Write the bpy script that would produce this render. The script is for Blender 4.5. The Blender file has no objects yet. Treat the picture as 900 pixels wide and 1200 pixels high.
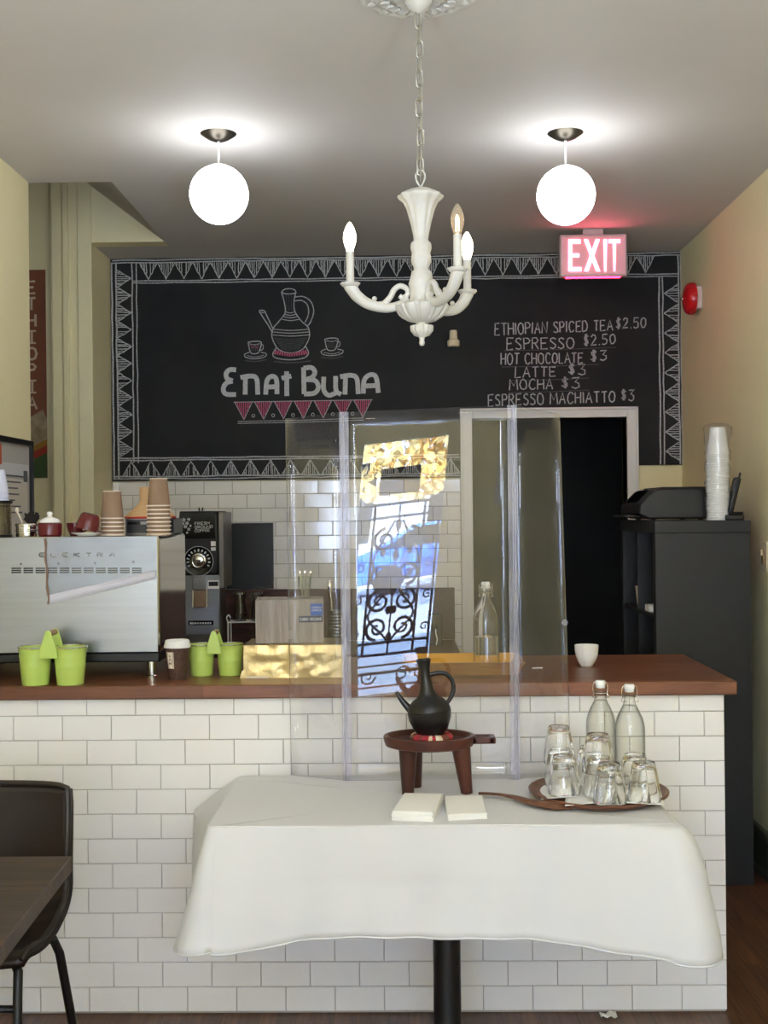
import bpy, math, random
from mathutils import Vector, Matrix
random.seed(7)
D = bpy.data
SC = bpy.context.scene
COL = SC.collection
PI = math.pi
sin, cos = math.sin, math.cos

# ------------------------------------------------------------------ camera, world, sun, big lights, exposure
EYE, FOC, YAW, ROLL = 1.54, 1400.0, 0.0163, 0.0102
_F = Vector((-sin(YAW), cos(YAW), 0)); _R = Vector((cos(YAW), sin(YAW), 0)); _U = Vector((0, 0, 1))
cam_d = D.cameras.new('camera'); cam = D.objects.new('camera', cam_d); COL.objects.link(cam)
cam_d.sensor_fit = 'VERTICAL'; cam_d.sensor_height = 36.0; cam_d.lens = 36.0 * FOC / 1200.0
cam_d.clip_start = 0.05; cam_d.clip_end = 200
_cx = _R * cos(ROLL) - _U * sin(ROLL); _cy = _R * sin(ROLL) + _U * cos(ROLL); _cz = -_F
M4 = Matrix((( _cx.x, _cy.x, _cz.x, 0), (_cx.y, _cy.y, _cz.y, 0), (_cx.z, _cy.z, _cz.z, EYE), (0, 0, 0, 1)))
cam.matrix_world = M4
SC.camera = cam
SC.view_settings.view_transform = 'Standard'; SC.view_settings.look = 'None'
SC.view_settings.gamma = 1.0; SC.view_settings.use_curve_mapping = False
SC.view_settings.exposure = 0.60
SC.view_settings.use_white_balance = True; SC.view_settings.white_balance_temperature = 5450; SC.view_settings.white_balance_tint = 10
SC.cycles.use_denoising = True
SC.cycles.max_bounces = 14; SC.cycles.transparent_max_bounces = 24; SC.cycles.transmission_bounces = 12
SC.cycles.glossy_bounces = 6; SC.cycles.diffuse_bounces = 5
SC.cycles.sample_clamp_indirect = 6.0; SC.cycles.blur_glossy = 0.5

world = D.worlds.new('sky'); SC.world = world; world.use_nodes = True
bgn = world.node_tree.nodes['Background']
bgn.inputs['Color'].default_value = (0.50, 0.68, 1.0, 1); bgn.inputs['Strength'].default_value = 12

sun_d = D.lights.new('sun', 'SUN'); sun_d.energy = 56.0; sun_d.angle = 0.01; sun_d.color = (1.0, 0.985, 0.97)
sun = D.objects.new('sun', sun_d); COL.objects.link(sun); sun.rotation_euler = (math.radians(-61), 0, math.radians(6))

def area(name, x0, x1, z0, z1, y, power, color, up=0, spread=180, yaw=0):
    l = D.lights.new(name, 'AREA'); l.shape = 'RECTANGLE'; l.size = x1 - x0; l.size_y = z1 - z0
    l.energy = power; l.color = color
    o = D.objects.new(name, l); COL.objects.link(o); o.location = ((x0 + x1) / 2, y, (z0 + z1) / 2)
    l.spread = math.radians(spread); o.rotation_euler = (PI / 2 + math.radians(up), 0, math.radians(yaw))   # faces +Y, tipped up
    return o
WIN_L = (-1.02, -0.70, 0.90, 1.80); WIN_R = (0.66, 1.05, 1.58, 2.25)
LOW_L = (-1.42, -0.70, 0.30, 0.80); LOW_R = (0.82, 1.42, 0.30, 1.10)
area('daylight_window_left', *WIN_L, -1.93, 8.0, (0.88, 0.94, 1.0))
area('daylight_window_right', *WIN_R, -1.93, 8.0, (0.88, 0.94, 1.0))
area('added_uplight_left', *LOW_L, -1.88, 82.0, (0.92, 0.96, 1.0), 52, 100, -40)     # added indoor fill lights, standing in for daylight off the pavement
area('added_uplight_right', *LOW_R, -1.88, 82.0, (0.92, 0.96, 1.0), 52, 100, 40)

# ------------------------------------------------------------------ maths helpers
def _dir(x, y):
    du, dv = x - 450.0, y - 600.0
    u = du * cos(ROLL) - dv * sin(ROLL); v = du * sin(ROLL) + dv * cos(ROLL)
    return _F * FOC + _R * u - _U * v
def PY(x, y, Y):
    d = _dir(x, y); t = Y / d.y; return Vector((d.x * t, Y, EYE + d.z * t))
def PZ(x, y, Z):
    d = _dir(x, y); t = (Z - EYE) / d.z; return Vector((d.x * t, d.y * t, Z))
def PX(x, y, X):
    d = _dir(x, y); t = X / d.x; return Vector((X, d.y * t, EYE + d.z * t))

def lerp(a, b, t): return a + (b - a) * t
def catmull(pts, n=6, closed=False):
    pts = [Vector(p) for p in pts]; out = []
    m = len(pts)
    rng = range(m) if closed else range(m - 1)
    for i in rng:
        p0 = pts[(i - 1) % m] if closed or i > 0 else pts[0] * 2 - pts[1]
        p1 = pts[i]; p2 = pts[(i + 1) % m]
        p3 = pts[(i + 2) % m] if closed or i + 2 < m else pts[-1] * 2 - pts[-2]
        for k in range(n):
            t = k / n
            out.append(0.5 * ((2 * p1) + (p2 - p0) * t + (2 * p0 - 5 * p1 + 4 * p2 - p3) * t * t + (3 * p1 - p0 - 3 * p2 + p3) * t ** 3))
    if not closed: out.append(pts[-1])
    return out

class MB:
    def __init__(s): s.v = []; s.f = []
    def add(s, vs, fs, m=None):
        b = len(s.v)
        for p in vs:
            p = Vector(p)
            s.v.append(m @ p if m is not None else p)
        s.f += [tuple(b + i for i in f) for f in fs]
        return s
    def box(s, x0, x1, y0, y1, z0, z1, m=None):
        vs = [(x0, y0, z0), (x1, y0, z0), (x1, y1, z0), (x0, y1, z0), (x0, y0, z1), (x1, y0, z1), (x1, y1, z1), (x0, y1, z1)]
        return s.add(vs, [(0, 3, 2, 1), (4, 5, 6, 7), (0, 1, 5, 4), (1, 2, 6, 5), (2, 3, 7, 6), (3, 0, 4, 7)], m)
    def lathe(s, prof, n=32, m=None, rmod=None):
        vs = []; fs = []; rows = []
        for i, (r, z) in enumerate(prof):
            if r < 1e-6:
                rows.append([len(vs)]); vs.append((0, 0, z))
            else:
                row = []
                for k in range(n):
                    a = 2 * PI * k / n
                    rr = r * (rmod(a, i) if rmod else 1)
                    row.append(len(vs)); vs.append((rr * cos(a), rr * sin(a), z))
                rows.append(row)
        for a, b in zip(rows[:-1], rows[1:]):
            for k in range(n):
                k2 = (k + 1) % n
                if len(a) == 1 and len(b) == 1: continue
                if len(a) == 1: fs.append((a[0], b[k], b[k2])[::-1])
                elif len(b) == 1: fs.append((a[k], a[k2], b[0]))
                else: fs.append((a[k], a[k2], b[k2], b[k]))
        return s.add(vs, fs, m)
    def tube(s, pts, r, n=10, m=None, caps=True, flat=1.0):
        pts = [Vector(p) for p in pts]; N = len(pts)
        rad = (lambda i: r) if not isinstance(r, (list, tuple)) else (lambda i: r[i] if len(r) == N else lerp(r[0], r[-1], i / (N - 1)))
        vs = []; fs = []; up = None
        for i, p in enumerate(pts):
            t = (pts[min(i + 1, N - 1)] - pts[max(i - 1, 0)]).normalized()
            if up is None:
                up = Vector((0, 0, 1)) if abs(t.z) < 0.9 else Vector((1, 0, 0))
            side = t.cross(up).normalized(); up = side.cross(t).normalized()
            for k in range(n):
                a = 2 * PI * k / n
                vs.append(p + side * (cos(a) * rad(i)) + up * (sin(a) * rad(i) * flat))
        for i in range(N - 1):
            for k in range(n):
                k2 = (k + 1) % n
                fs.append((i * n + k, i * n + k2, (i + 1) * n + k2, (i + 1) * n + k)[::-1])
        if caps:
            fs.append(tuple(range(n))); fs.append(tuple(range((N - 1) * n, N * n))[::-1])
        return s.add(vs, fs, m)
    def prism(s, poly, h, m=None):       # poly in local XY, extruded along +Z by h
        n = len(poly)
        vs = [(x, y, 0) for x, y in poly] + [(x, y, h) for x, y in poly]
        fs = [tuple(range(n))[::-1], tuple(range(n, 2 * n))] + [(i, (i + 1) % n, n + (i + 1) % n, n + i) for i in range(n)]
        return s.add(vs, fs, m)
    def grid(s, fn, nu, nv, m=None, closed=False):
        vs = [fn(i / nu, j / nv) for j in range(nv + 1) for i in range(nu + 1)]
        w = nu + 1
        return s.add(vs, [(j * w + i, j * w + i + 1, (j + 1) * w + i + 1, (j + 1) * w + i) for j in range(nv) for i in range(nu)], m)
    def sphere(s, c, r, n=20, m=None, sc=(1, 1, 1)):
        prof = [(r * sin(PI * i / (n // 2)), -r * cos(PI * i / (n // 2))) for i in range(n // 2 + 1)]
        prof[0] = (0, -r); prof[-1] = (0, r)
        mm = Matrix.Translation(Vector(c)) @ Matrix.Diagonal((*sc, 1))
        return s.lathe(prof, n, (m @ mm) if m is not None else mm)
    def ribbon(s, pts, w, to3):          # flat chalk / paint stroke: pts 2-D, to3 puts a 2-D point on the surface
        pts = [Vector((p[0], p[1])) for p in pts]; N = len(pts)
        if N < 2: return s
        vs = []
        for i, p in enumerate(pts):
            t = pts[min(i + 1, N - 1)] - pts[max(i - 1, 0)]
            if t.length < 1e-9: t = Vector((1, 0))
            t.normalize(); nn = Vector((-t.y, t.x)) * (w / 2)
            vs += [to3(*(p + nn)), to3(*(p - nn))]
        return s.add(vs, [(2 * i, 2 * i + 1, 2 * i + 3, 2 * i + 2) for i in range(N - 1)])
    def build(s, name, mat, parent=None, loc=(0, 0, 0), rz=0.0, bevel=0.0, seg=2, angle=35, smooth=True, subsurf=0, solid=0.0):
        me = D.meshes.new(name); me.from_pydata([tuple(p) for p in s.v], [], s.f); me.validate(); me.update()
        if mat is not None: me.materials.append(mat)
        if smooth:
            me.shade_smooth(); me.set_sharp_from_angle(angle=math.radians(angle))
        o = D.objects.new(name, me); COL.objects.link(o)
        o.location = loc; o.rotation_euler = (0, 0, rz)
        if parent is not None: o.parent = parent
        if solid:
            q = o.modifiers.new('solid', 'SOLIDIFY'); q.thickness = solid; q.offset = 0
        if bevel:
            q = o.modifiers.new('bevel', 'BEVEL'); q.width = bevel; q.segments = seg; q.limit_method = 'ANGLE'; q.angle_limit = math.radians(40)
        if subsurf:
            q = o.modifiers.new('sub', 'SUBSURF'); q.levels = q.render_levels = subsurf
        return o

def T(x=0, y=0, z=0): return Matrix.Translation((x, y, z))
def RX(a): return Matrix.Rotation(a, 4, 'X')
def RY(a): return Matrix.Rotation(a, 4, 'Y')
def RZ(a): return Matrix.Rotation(a, 4, 'Z')

def tag(o, label, cat, group=None):
    o['label'] = label; o['category'] = cat
    if group: o['group'] = group
    return o
def thing(name, label, cat, loc=(0, 0, 0), rz=0.0, group=None):
    o = D.objects.new(name, None); COL.objects.link(o); o.empty_display_size = 0.05
    o.location = loc; o.rotation_euler = (0, 0, rz)
    return tag(o, label, cat, group)
def struct(o): o['kind'] = 'structure'; return o
def copy_tree(o, parent=None):
    c = o.copy(); COL.objects.link(c); c.parent = parent
    for ch in list(o.children): copy_tree(ch, c)
    return c
def dup(o, loc, rz, label, group=None):
    c = copy_tree(o); c.location = loc; c.rotation_euler = (0, 0, rz); c['label'] = label
    if group: c['group'] = group
    return c

# ------------------------------------------------------------------ materials
def L(c):  # sRGB 0-255 -> linear
    return tuple(((v / 255) / 12.92 if v / 255 <= 0.04045 else ((v / 255 + 0.055) / 1.055) ** 2.4) for v in c) + (1,)
def bsdf(m): return next(n for n in m.node_tree.nodes if n.type == 'BSDF_PRINCIPLED')
def mat(name, c, rough=0.6, metal=0.0, spec=0.5, var=0.0, vscale=6.0, bump=0.0, bscale=60.0, stretch=(1, 1, 1), sheen=0.0, c2=None, detail=4.0, coat=0.0):
    m = D.materials.new(name); m.use_nodes = True; nt = m.node_tree; b = bsdf(m)
    b.inputs['Base Color'].default_value = L(c); b.inputs['Roughness'].default_value = rough
    b.inputs['Metallic'].default_value = metal; b.inputs['Specular IOR Level'].default_value = spec
    if coat: b.inputs['Coat Weight'].default_value = coat; b.inputs['Coat Roughness'].default_value = 0.15
    if sheen: b.inputs['Sheen Weight'].default_value = sheen
    if var or bump or c2:
        tc = nt.nodes.new('ShaderNodeTexCoord'); mp = nt.nodes.new('ShaderNodeMapping')
        mp.inputs['Scale'].default_value = stretch
        nt.links.new(tc.outputs['Object'], mp.inputs['Vector'])
    if var or c2:
        no = nt.nodes.new('ShaderNodeTexNoise'); no.inputs['Scale'].default_value = vscale; no.inputs['Detail'].default_value = detail
        no.inputs['Roughness'].default_value = 0.6
        nt.links.new(mp.outputs['Vector'], no.inputs['Vector'])
        cr = nt.nodes.new('ShaderNodeValToRGB'); a = Vector(L(c)[:3])
        if c2: lo, hi = a, Vector(L(c2)[:3])
        else: lo, hi = a * (1 - var), a * (1 + var)
        cr.color_ramp.elements[0].position = 0.32; cr.color_ramp.elements[1].position = 0.68
        cr.color_ramp.elements[0].color = (*lo, 1); cr.color_ramp.elements[1].color = (*[min(x, 1) for x in hi], 1)
        nt.links.new(no.outputs['Fac'], cr.inputs['Fac']); nt.links.new(cr.outputs['Color'], b.inputs['Base Color'])
    if bump:
        n2 = nt.nodes.new('ShaderNodeTexNoise'); n2.inputs['Scale'].default_value = bscale; n2.inputs['Detail'].default_value = 3
        nt.links.new(mp.outputs['Vector'], n2.inputs['Vector'])
        bp = nt.nodes.new('ShaderNodeBump'); bp.inputs['Strength'].default_value = bump; bp.inputs['Distance'].default_value = 0.004
        nt.links.new(n2.outputs['Fac'], bp.inputs['Height']); nt.links.new(bp.outputs['Normal'], b.inputs['Normal'])
    return m
def emit(name, c, strength, base=None):
    m = D.materials.new(name); m.use_nodes = True; b = bsdf(m)
    b.inputs['Base Color'].default_value = L(base or c); b.inputs['Emission Color'].default_value = L(c); b.inputs['Emission Strength'].default_value = strength
    b.inputs['Roughness'].default_value = 0.3
    return m
def pane(name, tint=(0.97, 0.97, 0.97), f0=0.04, haze=0.0, hazec=(0.8, 0.8, 0.85), rough=0.0, edge=None):
    """thin clear sheet: light goes straight through, mirror reflection by angle, optional diffuse haze"""
    m = D.materials.new(name); m.use_nodes = True; nt = m.node_tree; nt.nodes.clear()
    out = nt.nodes.new('ShaderNodeOutputMaterial'); tr = nt.nodes.new('ShaderNodeBsdfTransparent'); gl = nt.nodes.new('ShaderNodeBsdfGlossy')
    tr.inputs['Color'].default_value = (*tint, 1); gl.inputs['Roughness'].default_value = rough
    lw = nt.nodes.new('ShaderNodeLayerWeight'); lw.inputs['Blend'].default_value = 0.5
    pw = nt.nodes.new('ShaderNodeMath'); pw.operation = 'POWER'; pw.inputs[1].default_value = 5.0
    nt.links.new(lw.outputs['Facing'], pw.inputs[0])
    ma = nt.nodes.new('ShaderNodeMath'); ma.operation = 'MULTIPLY_ADD'; ma.inputs[1].default_value = 1 - f0; ma.inputs[2].default_value = f0
    nt.links.new(pw.outputs[0], ma.inputs[0])
    if edge:      # a longer path through the glass wall at grazing angles absorbs more
        p3 = nt.nodes.new('ShaderNodeMath'); p3.operation = 'POWER'; p3.inputs[1].default_value = 2.2; nt.links.new(lw.outputs['Facing'], p3.inputs[0])
        mc = nt.nodes.new('ShaderNodeMix'); mc.data_type = 'RGBA'; mc.inputs[6].default_value = (*tint, 1); mc.inputs[7].default_value = (*edge, 1)
        nt.links.new(p3.outputs[0], mc.inputs['Factor']); nt.links.new(mc.outputs[2], tr.inputs['Color'])
    mx = nt.nodes.new('ShaderNodeMixShader'); nt.links.new(ma.outputs[0], mx.inputs[0])
    nt.links.new(tr.outputs[0], mx.inputs[1]); nt.links.new(gl.outputs[0], mx.inputs[2])
    last = mx
    if haze:
        df = nt.nodes.new('ShaderNodeBsdfDiffuse'); df.inputs['Color'].default_value = (*hazec, 1)
        m2 = nt.nodes.new('ShaderNodeMixShader')
        tc = nt.nodes.new('ShaderNodeTexCoord'); no = nt.nodes.new('ShaderNodeTexNoise'); no.inputs['Scale'].default_value = 7; no.inputs['Detail'].default_value = 6
        nt.links.new(tc.outputs['Object'], no.inputs['Vector'])
        mr = nt.nodes.new('ShaderNodeMapRange'); mr.inputs['From Min'].default_value = 0.4; mr.inputs['From Max'].default_value = 0.75
        mr.inputs['To Min'].default_value = haze * 0.35; mr.inputs['To Max'].default_value = haze * 1.8
        nt.links.new(no.outputs['Fac'], mr.inputs['Value']); nt.links.new(mr.outputs[0], m2.inputs[0])
        nt.links.new(mx.outputs[0], m2.inputs[1]); nt.links.new(df.outputs[0], m2.inputs[2]); last = m2
    nt.links.new(last.outputs[0], out.inputs['Surface'])
    return m
def glass(name, c=(1, 1, 1), ior=1.48, rough=0.0):
    m = D.materials.new(name); m.use_nodes = True; b = bsdf(m)
    b.inputs['Base Color'].default_value = (*c, 1); b.inputs['Transmission Weight'].default_value = 1.0
    b.inputs['Roughness'].default_value = rough; b.inputs['IOR'].default_value = ior
    return m
def wood(name, c1, c2, scale=(1.5, 25, 25), rough=0.45, plank=None, axis='X', spec=0.4, seam=0.35):
    """long-grain wood; plank=(length, width) adds butt-jointed boards laid along axis"""
    m = D.materials.new(name); m.use_nodes = True; nt = m.node_tree; b = bsdf(m); lk = nt.links.new
    tc = nt.nodes.new('ShaderNodeTexCoord'); mp = nt.nodes.new('ShaderNodeMapping'); mp.inputs['Scale'].default_value = scale
    lk(tc.outputs['Object'], mp.inputs['Vector'])
    no = nt.nodes.new('ShaderNodeTexNoise'); no.inputs['Scale'].default_value = 2.0; no.inputs['Detail'].default_value = 8; no.inputs['Roughness'].default_value = 0.65; no.inputs['Distortion'].default_value = 0.6
    lk(mp.outputs[0], no.inputs['Vector'])
    cr = nt.nodes.new('ShaderNodeValToRGB'); cr.color_ramp.elements[0].position = 0.3; cr.color_ramp.elements[1].position = 0.72
    cr.color_ramp.elements[0].color = L(c1); cr.color_ramp.elements[1].color = L(c2)
    lk(no.outputs['Fac'], cr.inputs['Fac']); last = cr.outputs['Color']
    if plank:
        m2 = nt.nodes.new('ShaderNodeMapping')
        if axis == 'Y': m2.inputs['Rotation'].default_value = (0, 0, PI / 2)
        lk(tc.outputs['Object'], m2.inputs['Vector'])
        br = nt.nodes.new('ShaderNodeTexBrick'); br.inputs['Scale'].default_value = 1.0
        br.inputs['Brick Width'].default_value = plank[0]; br.inputs['Row Height'].default_value = plank[1]
        br.inputs['Mortar Size'].default_value = 0.0012; br.inputs['Mortar Smooth'].default_value = 0.0
        br.inputs['Color1'].default_value = (0.72, 0.72, 0.72, 1); br.inputs['Color2'].default_value = (1.15, 1.1, 1.05, 1); br.inputs['Mortar'].default_value = (seam, seam, seam, 1)
        lk(m2.outputs[0], br.inputs['Vector'])
        mx = nt.nodes.new('ShaderNodeMix'); mx.data_type = 'RGBA'; mx.blend_type = 'MULTIPLY'; mx.inputs['Factor'].default_value = 1.0
        lk(last, mx.inputs[6]); lk(br.outputs['Color'], mx.inputs[7]); last = mx.outputs[2]
    lk(last, b.inputs['Base Color'])
    b.inputs['Roughness'].default_value = rough; b.inputs['Specular IOR Level'].default_value = spec
    bp = nt.nodes.new('ShaderNodeBump'); bp.inputs['Strength'].default_value = 0.15; bp.inputs['Distance'].default_value = 0.002
    lk(no.outputs['Fac'], bp.inputs['Height']); lk(bp.outputs[0], b.inputs['Normal'])
    return m

WALL = mat('olive_paint', (238, 227, 180), 0.55, var=0.03, vscale=2.0, spec=0.35)
CEIL = mat('ceiling_paint', (206, 200, 192), 0.7, var=0.025, vscale=1.5, spec=0.2)
WTRIM = mat('white_trim_paint', (225, 222, 215), 0.4)
GTRIM = mat('dark_green_trim_paint', (70, 74, 58), 0.4)
FLOOR = wood('dark_floor_boards', (66, 42, 28), (118, 80, 52), (40, 2, 40), 0.4, plank=(0.9, 0.057), axis='Y')
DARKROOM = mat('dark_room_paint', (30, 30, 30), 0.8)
GROUT = mat('grey_grout', (172, 166, 158), 0.9)
GROUTB = mat('back_grout', (168, 160, 148), 0.9)
TILE = mat('white_glazed_tile', (238, 235, 232), 0.12, var=0.015, vscale=3)
TILEB = mat('cream_glazed_tile', (240, 236, 227), 0.10, var=0.03, vscale=4)
BOARD = mat('black_chalkboard_slate', (17, 17, 18), 0.6, c2=(34, 34, 34), vscale=2.2, detail=6, spec=0.25)
CHALK = mat('white_chalk', (176, 176, 174), 0.95, var=0.35, vscale=120, spec=0.05)
CHALKB = mat('bold_white_chalk', (200, 200, 198), 0.95, var=0.15, vscale=90, spec=0.05)
CHALKD = mat('faint_chalk', (84, 84, 84), 0.95, var=0.3, vscale=90, spec=0.05)
PINK = mat('pink_chalk', (186, 96, 122), 0.95, var=0.25, vscale=120, spec=0.05)
BWOOD = wood('counter_walnut', (84, 51, 33), (134, 86, 57), (1.2, 14, 14), 0.36, plank=(0.62, 0.045), spec=0.5, seam=0.7)
DWOOD = wood('back_counter_wood', (46, 26, 22), (84, 50, 42), (1.5, 16, 16), 0.45)
FWOOD = wood('foreground_table_wood', (44, 34, 28), (82, 66, 54), (1.6, 34, 34), 0.5, plank=(3.0, 0.09), seam=0.8)
STOOLW = wood('stool_wood', (48, 24, 18), (86, 46, 33), (8, 8, 2), 0.35)
PADDLE = wood('paddle_wood', (74, 44, 28), (128, 84, 54), (2, 14, 14), 0.4)
GREYW = wood('weathered_grey_wood', (128, 118, 110), (176, 166, 156), (22, 22, 2), 0.7)
CLOTH = mat('white_linen', (208, 207, 207), 0.9, bump=0.08, bscale=9, sheen=0.15, spec=0.1)
PAPER = mat('white_paper', (238, 236, 230), 0.85, spec=0.15)
STEEL = mat('brushed_steel', (168, 171, 175), 0.30, metal=1.0, var=0.05, vscale=3, stretch=(1, 1, 20), bump=0.03, bscale=20)
CHROME = mat('polished_steel', (212, 210, 206), 0.10, metal=1.0)
DSTEEL = mat('dull_steel', (120, 116, 110), 0.38, metal=1.0, var=0.1, vscale=8)
BLACK = mat('black_plastic', (12, 12, 13), 0.38)
BLACKM = mat('black_powder_coat', (14, 14, 15), 0.45)
BLACKG = mat('gloss_black', (10, 10, 11), 0.15)
SHELFB = mat('black_brown_laminate', (22, 21, 22), 0.42, var=0.1, vscale=20, stretch=(1, 1, 0.15))
LEATHER = mat('dark_brown_leather', (29, 19, 16), 0.45, var=0.12, vscale=20, bump=0.12, bscale=120)
CLAY = mat('black_clay', (20, 18, 18), 0.33, bump=0.05, bscale=60)
GREEN = mat('lime_green_enamel', (184, 206, 96), 0.35, var=0.04, vscale=8)
GRIP = mat('pale_wood_grip', (160, 130, 90), 0.6)
KRAFT = mat('kraft_card', (142, 116, 92), 0.8, var=0.06, vscale=30)
RIM = mat('paper_rim', (228, 214, 194), 0.7)
WHITEP = mat('white_plastic', (236, 234, 230), 0.4)
LILAC = mat('cool_white_plastic', (214, 214, 232), 0.4)
REDC = mat('dark_red_ceramic', (94, 24, 29), 0.25)
REDB = mat('red_enamel', (196, 22, 26), 0.22)
PORC = mat('white_porcelain', (240, 239, 236), 0.15)
GOLDF = mat('gold_foil', (190, 168, 112), 0.33, metal=0.85, var=0.12, vscale=5, bump=0.5, bscale=30)
GOLDT = mat('gold_lining', (214, 160, 40), 0.3, metal=0.6, bump=0.3, bscale=90)
TRAYW = wood('tray_wood', (126, 88, 44), (170, 126, 70), (3, 20, 20), 0.45)
ANTIQ = mat('antique_white_plaster', (196, 192, 182), 0.5, var=0.04, vscale=40)
BRONZE = mat('dark_bronze', (78, 72, 60), 0.3, metal=0.8)
STRAW = mat('straw', (206, 170, 122), 0.8, var=0.08, vscale=60, stretch=(1, 1, 8))
CREAMP = mat('cream_plastic', (226, 212, 176), 0.45)
ACRYL = pane('clear_acrylic', (0.975, 0.975, 0.98), 0.055, haze=0.012)
ACRYLJ = pane('acrylic_hinge', (0.90, 0.89, 0.92), 0.05, haze=0.17, hazec=(0.66, 0.64, 0.70), rough=0.35)
ACRYLE = pane('acrylic_edge', (0.55, 0.56, 0.60), 0.05, haze=0.12, hazec=(0.6, 0.6, 0.66), rough=0.4)
SLEEVE = pane('clear_sleeve', (0.93, 0.93, 0.93), 0.05, haze=0.05, rough=0.06)
BULBG = pane('bulb_glass_painted_glow', (0.95, 0.93, 0.88), 0.10, haze=.22, hazec=(.9, .8, .62))  # cream haze puts the bulb's warm glow into the glass colour
GLASS = glass('clear_glass', (1, 1, 1))
BOTTLEG = pane('bottle_glass', (0.965, 0.97, 0.965), 0.055, edge=(.30, .32, .31))
WATERR = glass('water_body', (1, 1, 1), 1.33)
WATER = pane('water', (0.985, 0.988, 0.985), 0.02, edge=(.72, .74, .73))
GLOBE = emit('lit_opal_glass', (255, 248, 239), 8.0)
BULB = emit('lit_bulb', (255, 226, 180), 9.0)
FILA = emit('filament', (255, 200, 140), 14.0)
EXITF = emit('exit_red_face', (255, 118, 128), 0.16, base=(206, 176, 178))
EXITL = emit('exit_letters', (255, 98, 120), 7.5)
EXITD = emit('exit_downlight', (255, 24, 48), 16.0)
EXITH = mat('exit_housing', (196, 176, 176), 0.5)
BLUE = mat('sticker_blue', (34, 84, 170), 0.5)
NAVY = mat('sticker_navy', (22, 34, 66), 0.5)
INK = mat('white_ink', (214, 214, 214), 0.8)

# ------------------------------------------------------------------ stroke alphabet
GL = {
 'A': (.62, [[(0, 0), (.3, 1), (.6, 0)], [(.11, .36), (.5, .36)]]),
 'B': (.56, [[(0, 0), (0, 1), (.35, .98), (.48, .8), (.36, .56), (0, .52)], [(.36, .54), (.56, .34), (.5, .08), (.3, 0), (0, 0)]]),
 'C': (.58, [[(.57, .82), (.42, .98), (.22, .98), (.04, .75), (.02, .35), (.16, .04), (.38, 0), (.57, .15)]]),
 'D': (.58, [[(0, 0), (0, 1), (.28, .98), (.52, .76), (.56, .4), (.4, .08), (0, 0)]]),
 'E': (.52, [[(.52, 1), (0, .98), (0, 0), (.52, .02)], [(0, .5), (.42, .52)]]),
 'F': (.5, [[(.5, 1), (0, .98), (0, 0)], [(0, .5), (.4, .52)]]),
 'G': (.6, [[(.56, .82), (.4, .98), (.2, .96), (.03, .7), (.04, .28), (.2, .02), (.44, .02), (.58, .2), (.58, .45), (.34, .45)]]),
 'H': (.56, [[(0, 0), (0, 1)], [(.55, 0), (.55, 1)], [(0, .5), (.55, .52)]]),
 'I': (.12, [[(.06, 0), (.06, 1)]]),
 'K': (.55, [[(0, 0), (0, 1)], [(.52, 1), (.02, .48), (.55, 0)]]),
 'L': (.46, [[(0, 1), (0, 0), (.46, .02)]]),
 'M': (.74, [[(0, 0), (.06, 1), (.37, .35), (.66, 1), (.74, 0)]]),
 'N': (.6, [[(0, 0), (.02, 1), (.56, .02), (.58, 1)]]),
 'O': (.64, [[(.3, 1), (.1, .86), (.0, .5), (.1, .12), (.32, 0), (.54, .12), (.64, .5), (.54, .86), (.3, 1)]]),
 'P': (.5, [[(0, 0), (0, 1), (.34, .98), (.5, .78), (.38, .54), (0, .48)]]),
 'R': (.54, [[(0, 0), (0, 1), (.34, .98), (.48, .78), (.36, .54), (0, .5)], [(.2, .5), (.54, 0)]]),
 'S': (.5, [[(.48, .86), (.3, 1), (.08, .9), (.05, .68), (.26, .52), (.46, .36), (.46, .12), (.24, 0), (.0, .12)]]),
 'T': (.56, [[(0, .98), (.56, 1)], [(.28, .99), (.28, 0)]]),
 'U': (.56, [[(0, 1), (.02, .2), (.2, 0), (.42, .04), (.54, .22), (.56, 1)]]),
 'W': (.8, [[(0, 1), (.2, 0), (.4, .8), (.6, 0), (.8, 1)]]),
 'X': (.56, [[(0, 0), (.56, 1)], [(0, 1), (.56, 0)]]),
 'Y': (.56, [[(0, 1), (.28, .5), (.56, 1)], [(.28, .5), (.28, 0)]]),
 '0': (.5, [[(.25, 1), (.05, .8), (.0, .4), (.14, .04), (.34, .02), (.5, .36), (.46, .8), (.25, 1)]]),
 '2': (.5, [[(.03, .8), (.2, 1), (.42, .92), (.44, .66), (.22, .32), (0, .02), (.5, .04)]]),
 '3': (.48, [[(.02, .98), (.46, 1), (.2, .6), (.44, .48), (.46, .16), (.26, 0), (0, .1)]]),
 '5': (.5, [[(.48, 1), (.08, .98), (.05, .58), (.3, .62), (.48, .4), (.42, .1), (.2, 0), (0, .08)]]),
 '.': (.12, [[(.04, 0), (.1, .06)]]),
 '$': (.44, [[(.42, .82), (.26, .92), (.06, .8), (.08, .62), (.36, .44), (.38, .22), (.2, .08), (0, .18)], [(.18, 1.08), (.18, -.06)], [(.27, 1.08), (.27, -.06)]]),
 ' ': (.28, []),
}
def text_strokes(txt, gap=.16):
    out = []; x = 0
    for ch in txt:
        w, st = GL[ch]
        for s in st: out.append([(x + a, b) for a, b in s])
        x += w + gap
    return out, x - gap
def write(mb, txt, x0, y0, x1, y1, h0, h1, w, to3, jit=0.0, gap=.16):
    """letters between (x0,y0) and (x1,y1) on the baseline, cap heights h0 -> h1, y grows downwards"""
    st, tot = text_strokes(txt, gap)
    for s in st:
        pts = []
        for a, b in s:
            t = a / tot
            pts.append((lerp(x0, x1, t) + random.uniform(-jit, jit), lerp(y0, y1, t) - b * lerp(h0, h1, t) + random.uniform(-jit, jit)))
        mb.ribbon(pts, w, to3)

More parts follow.
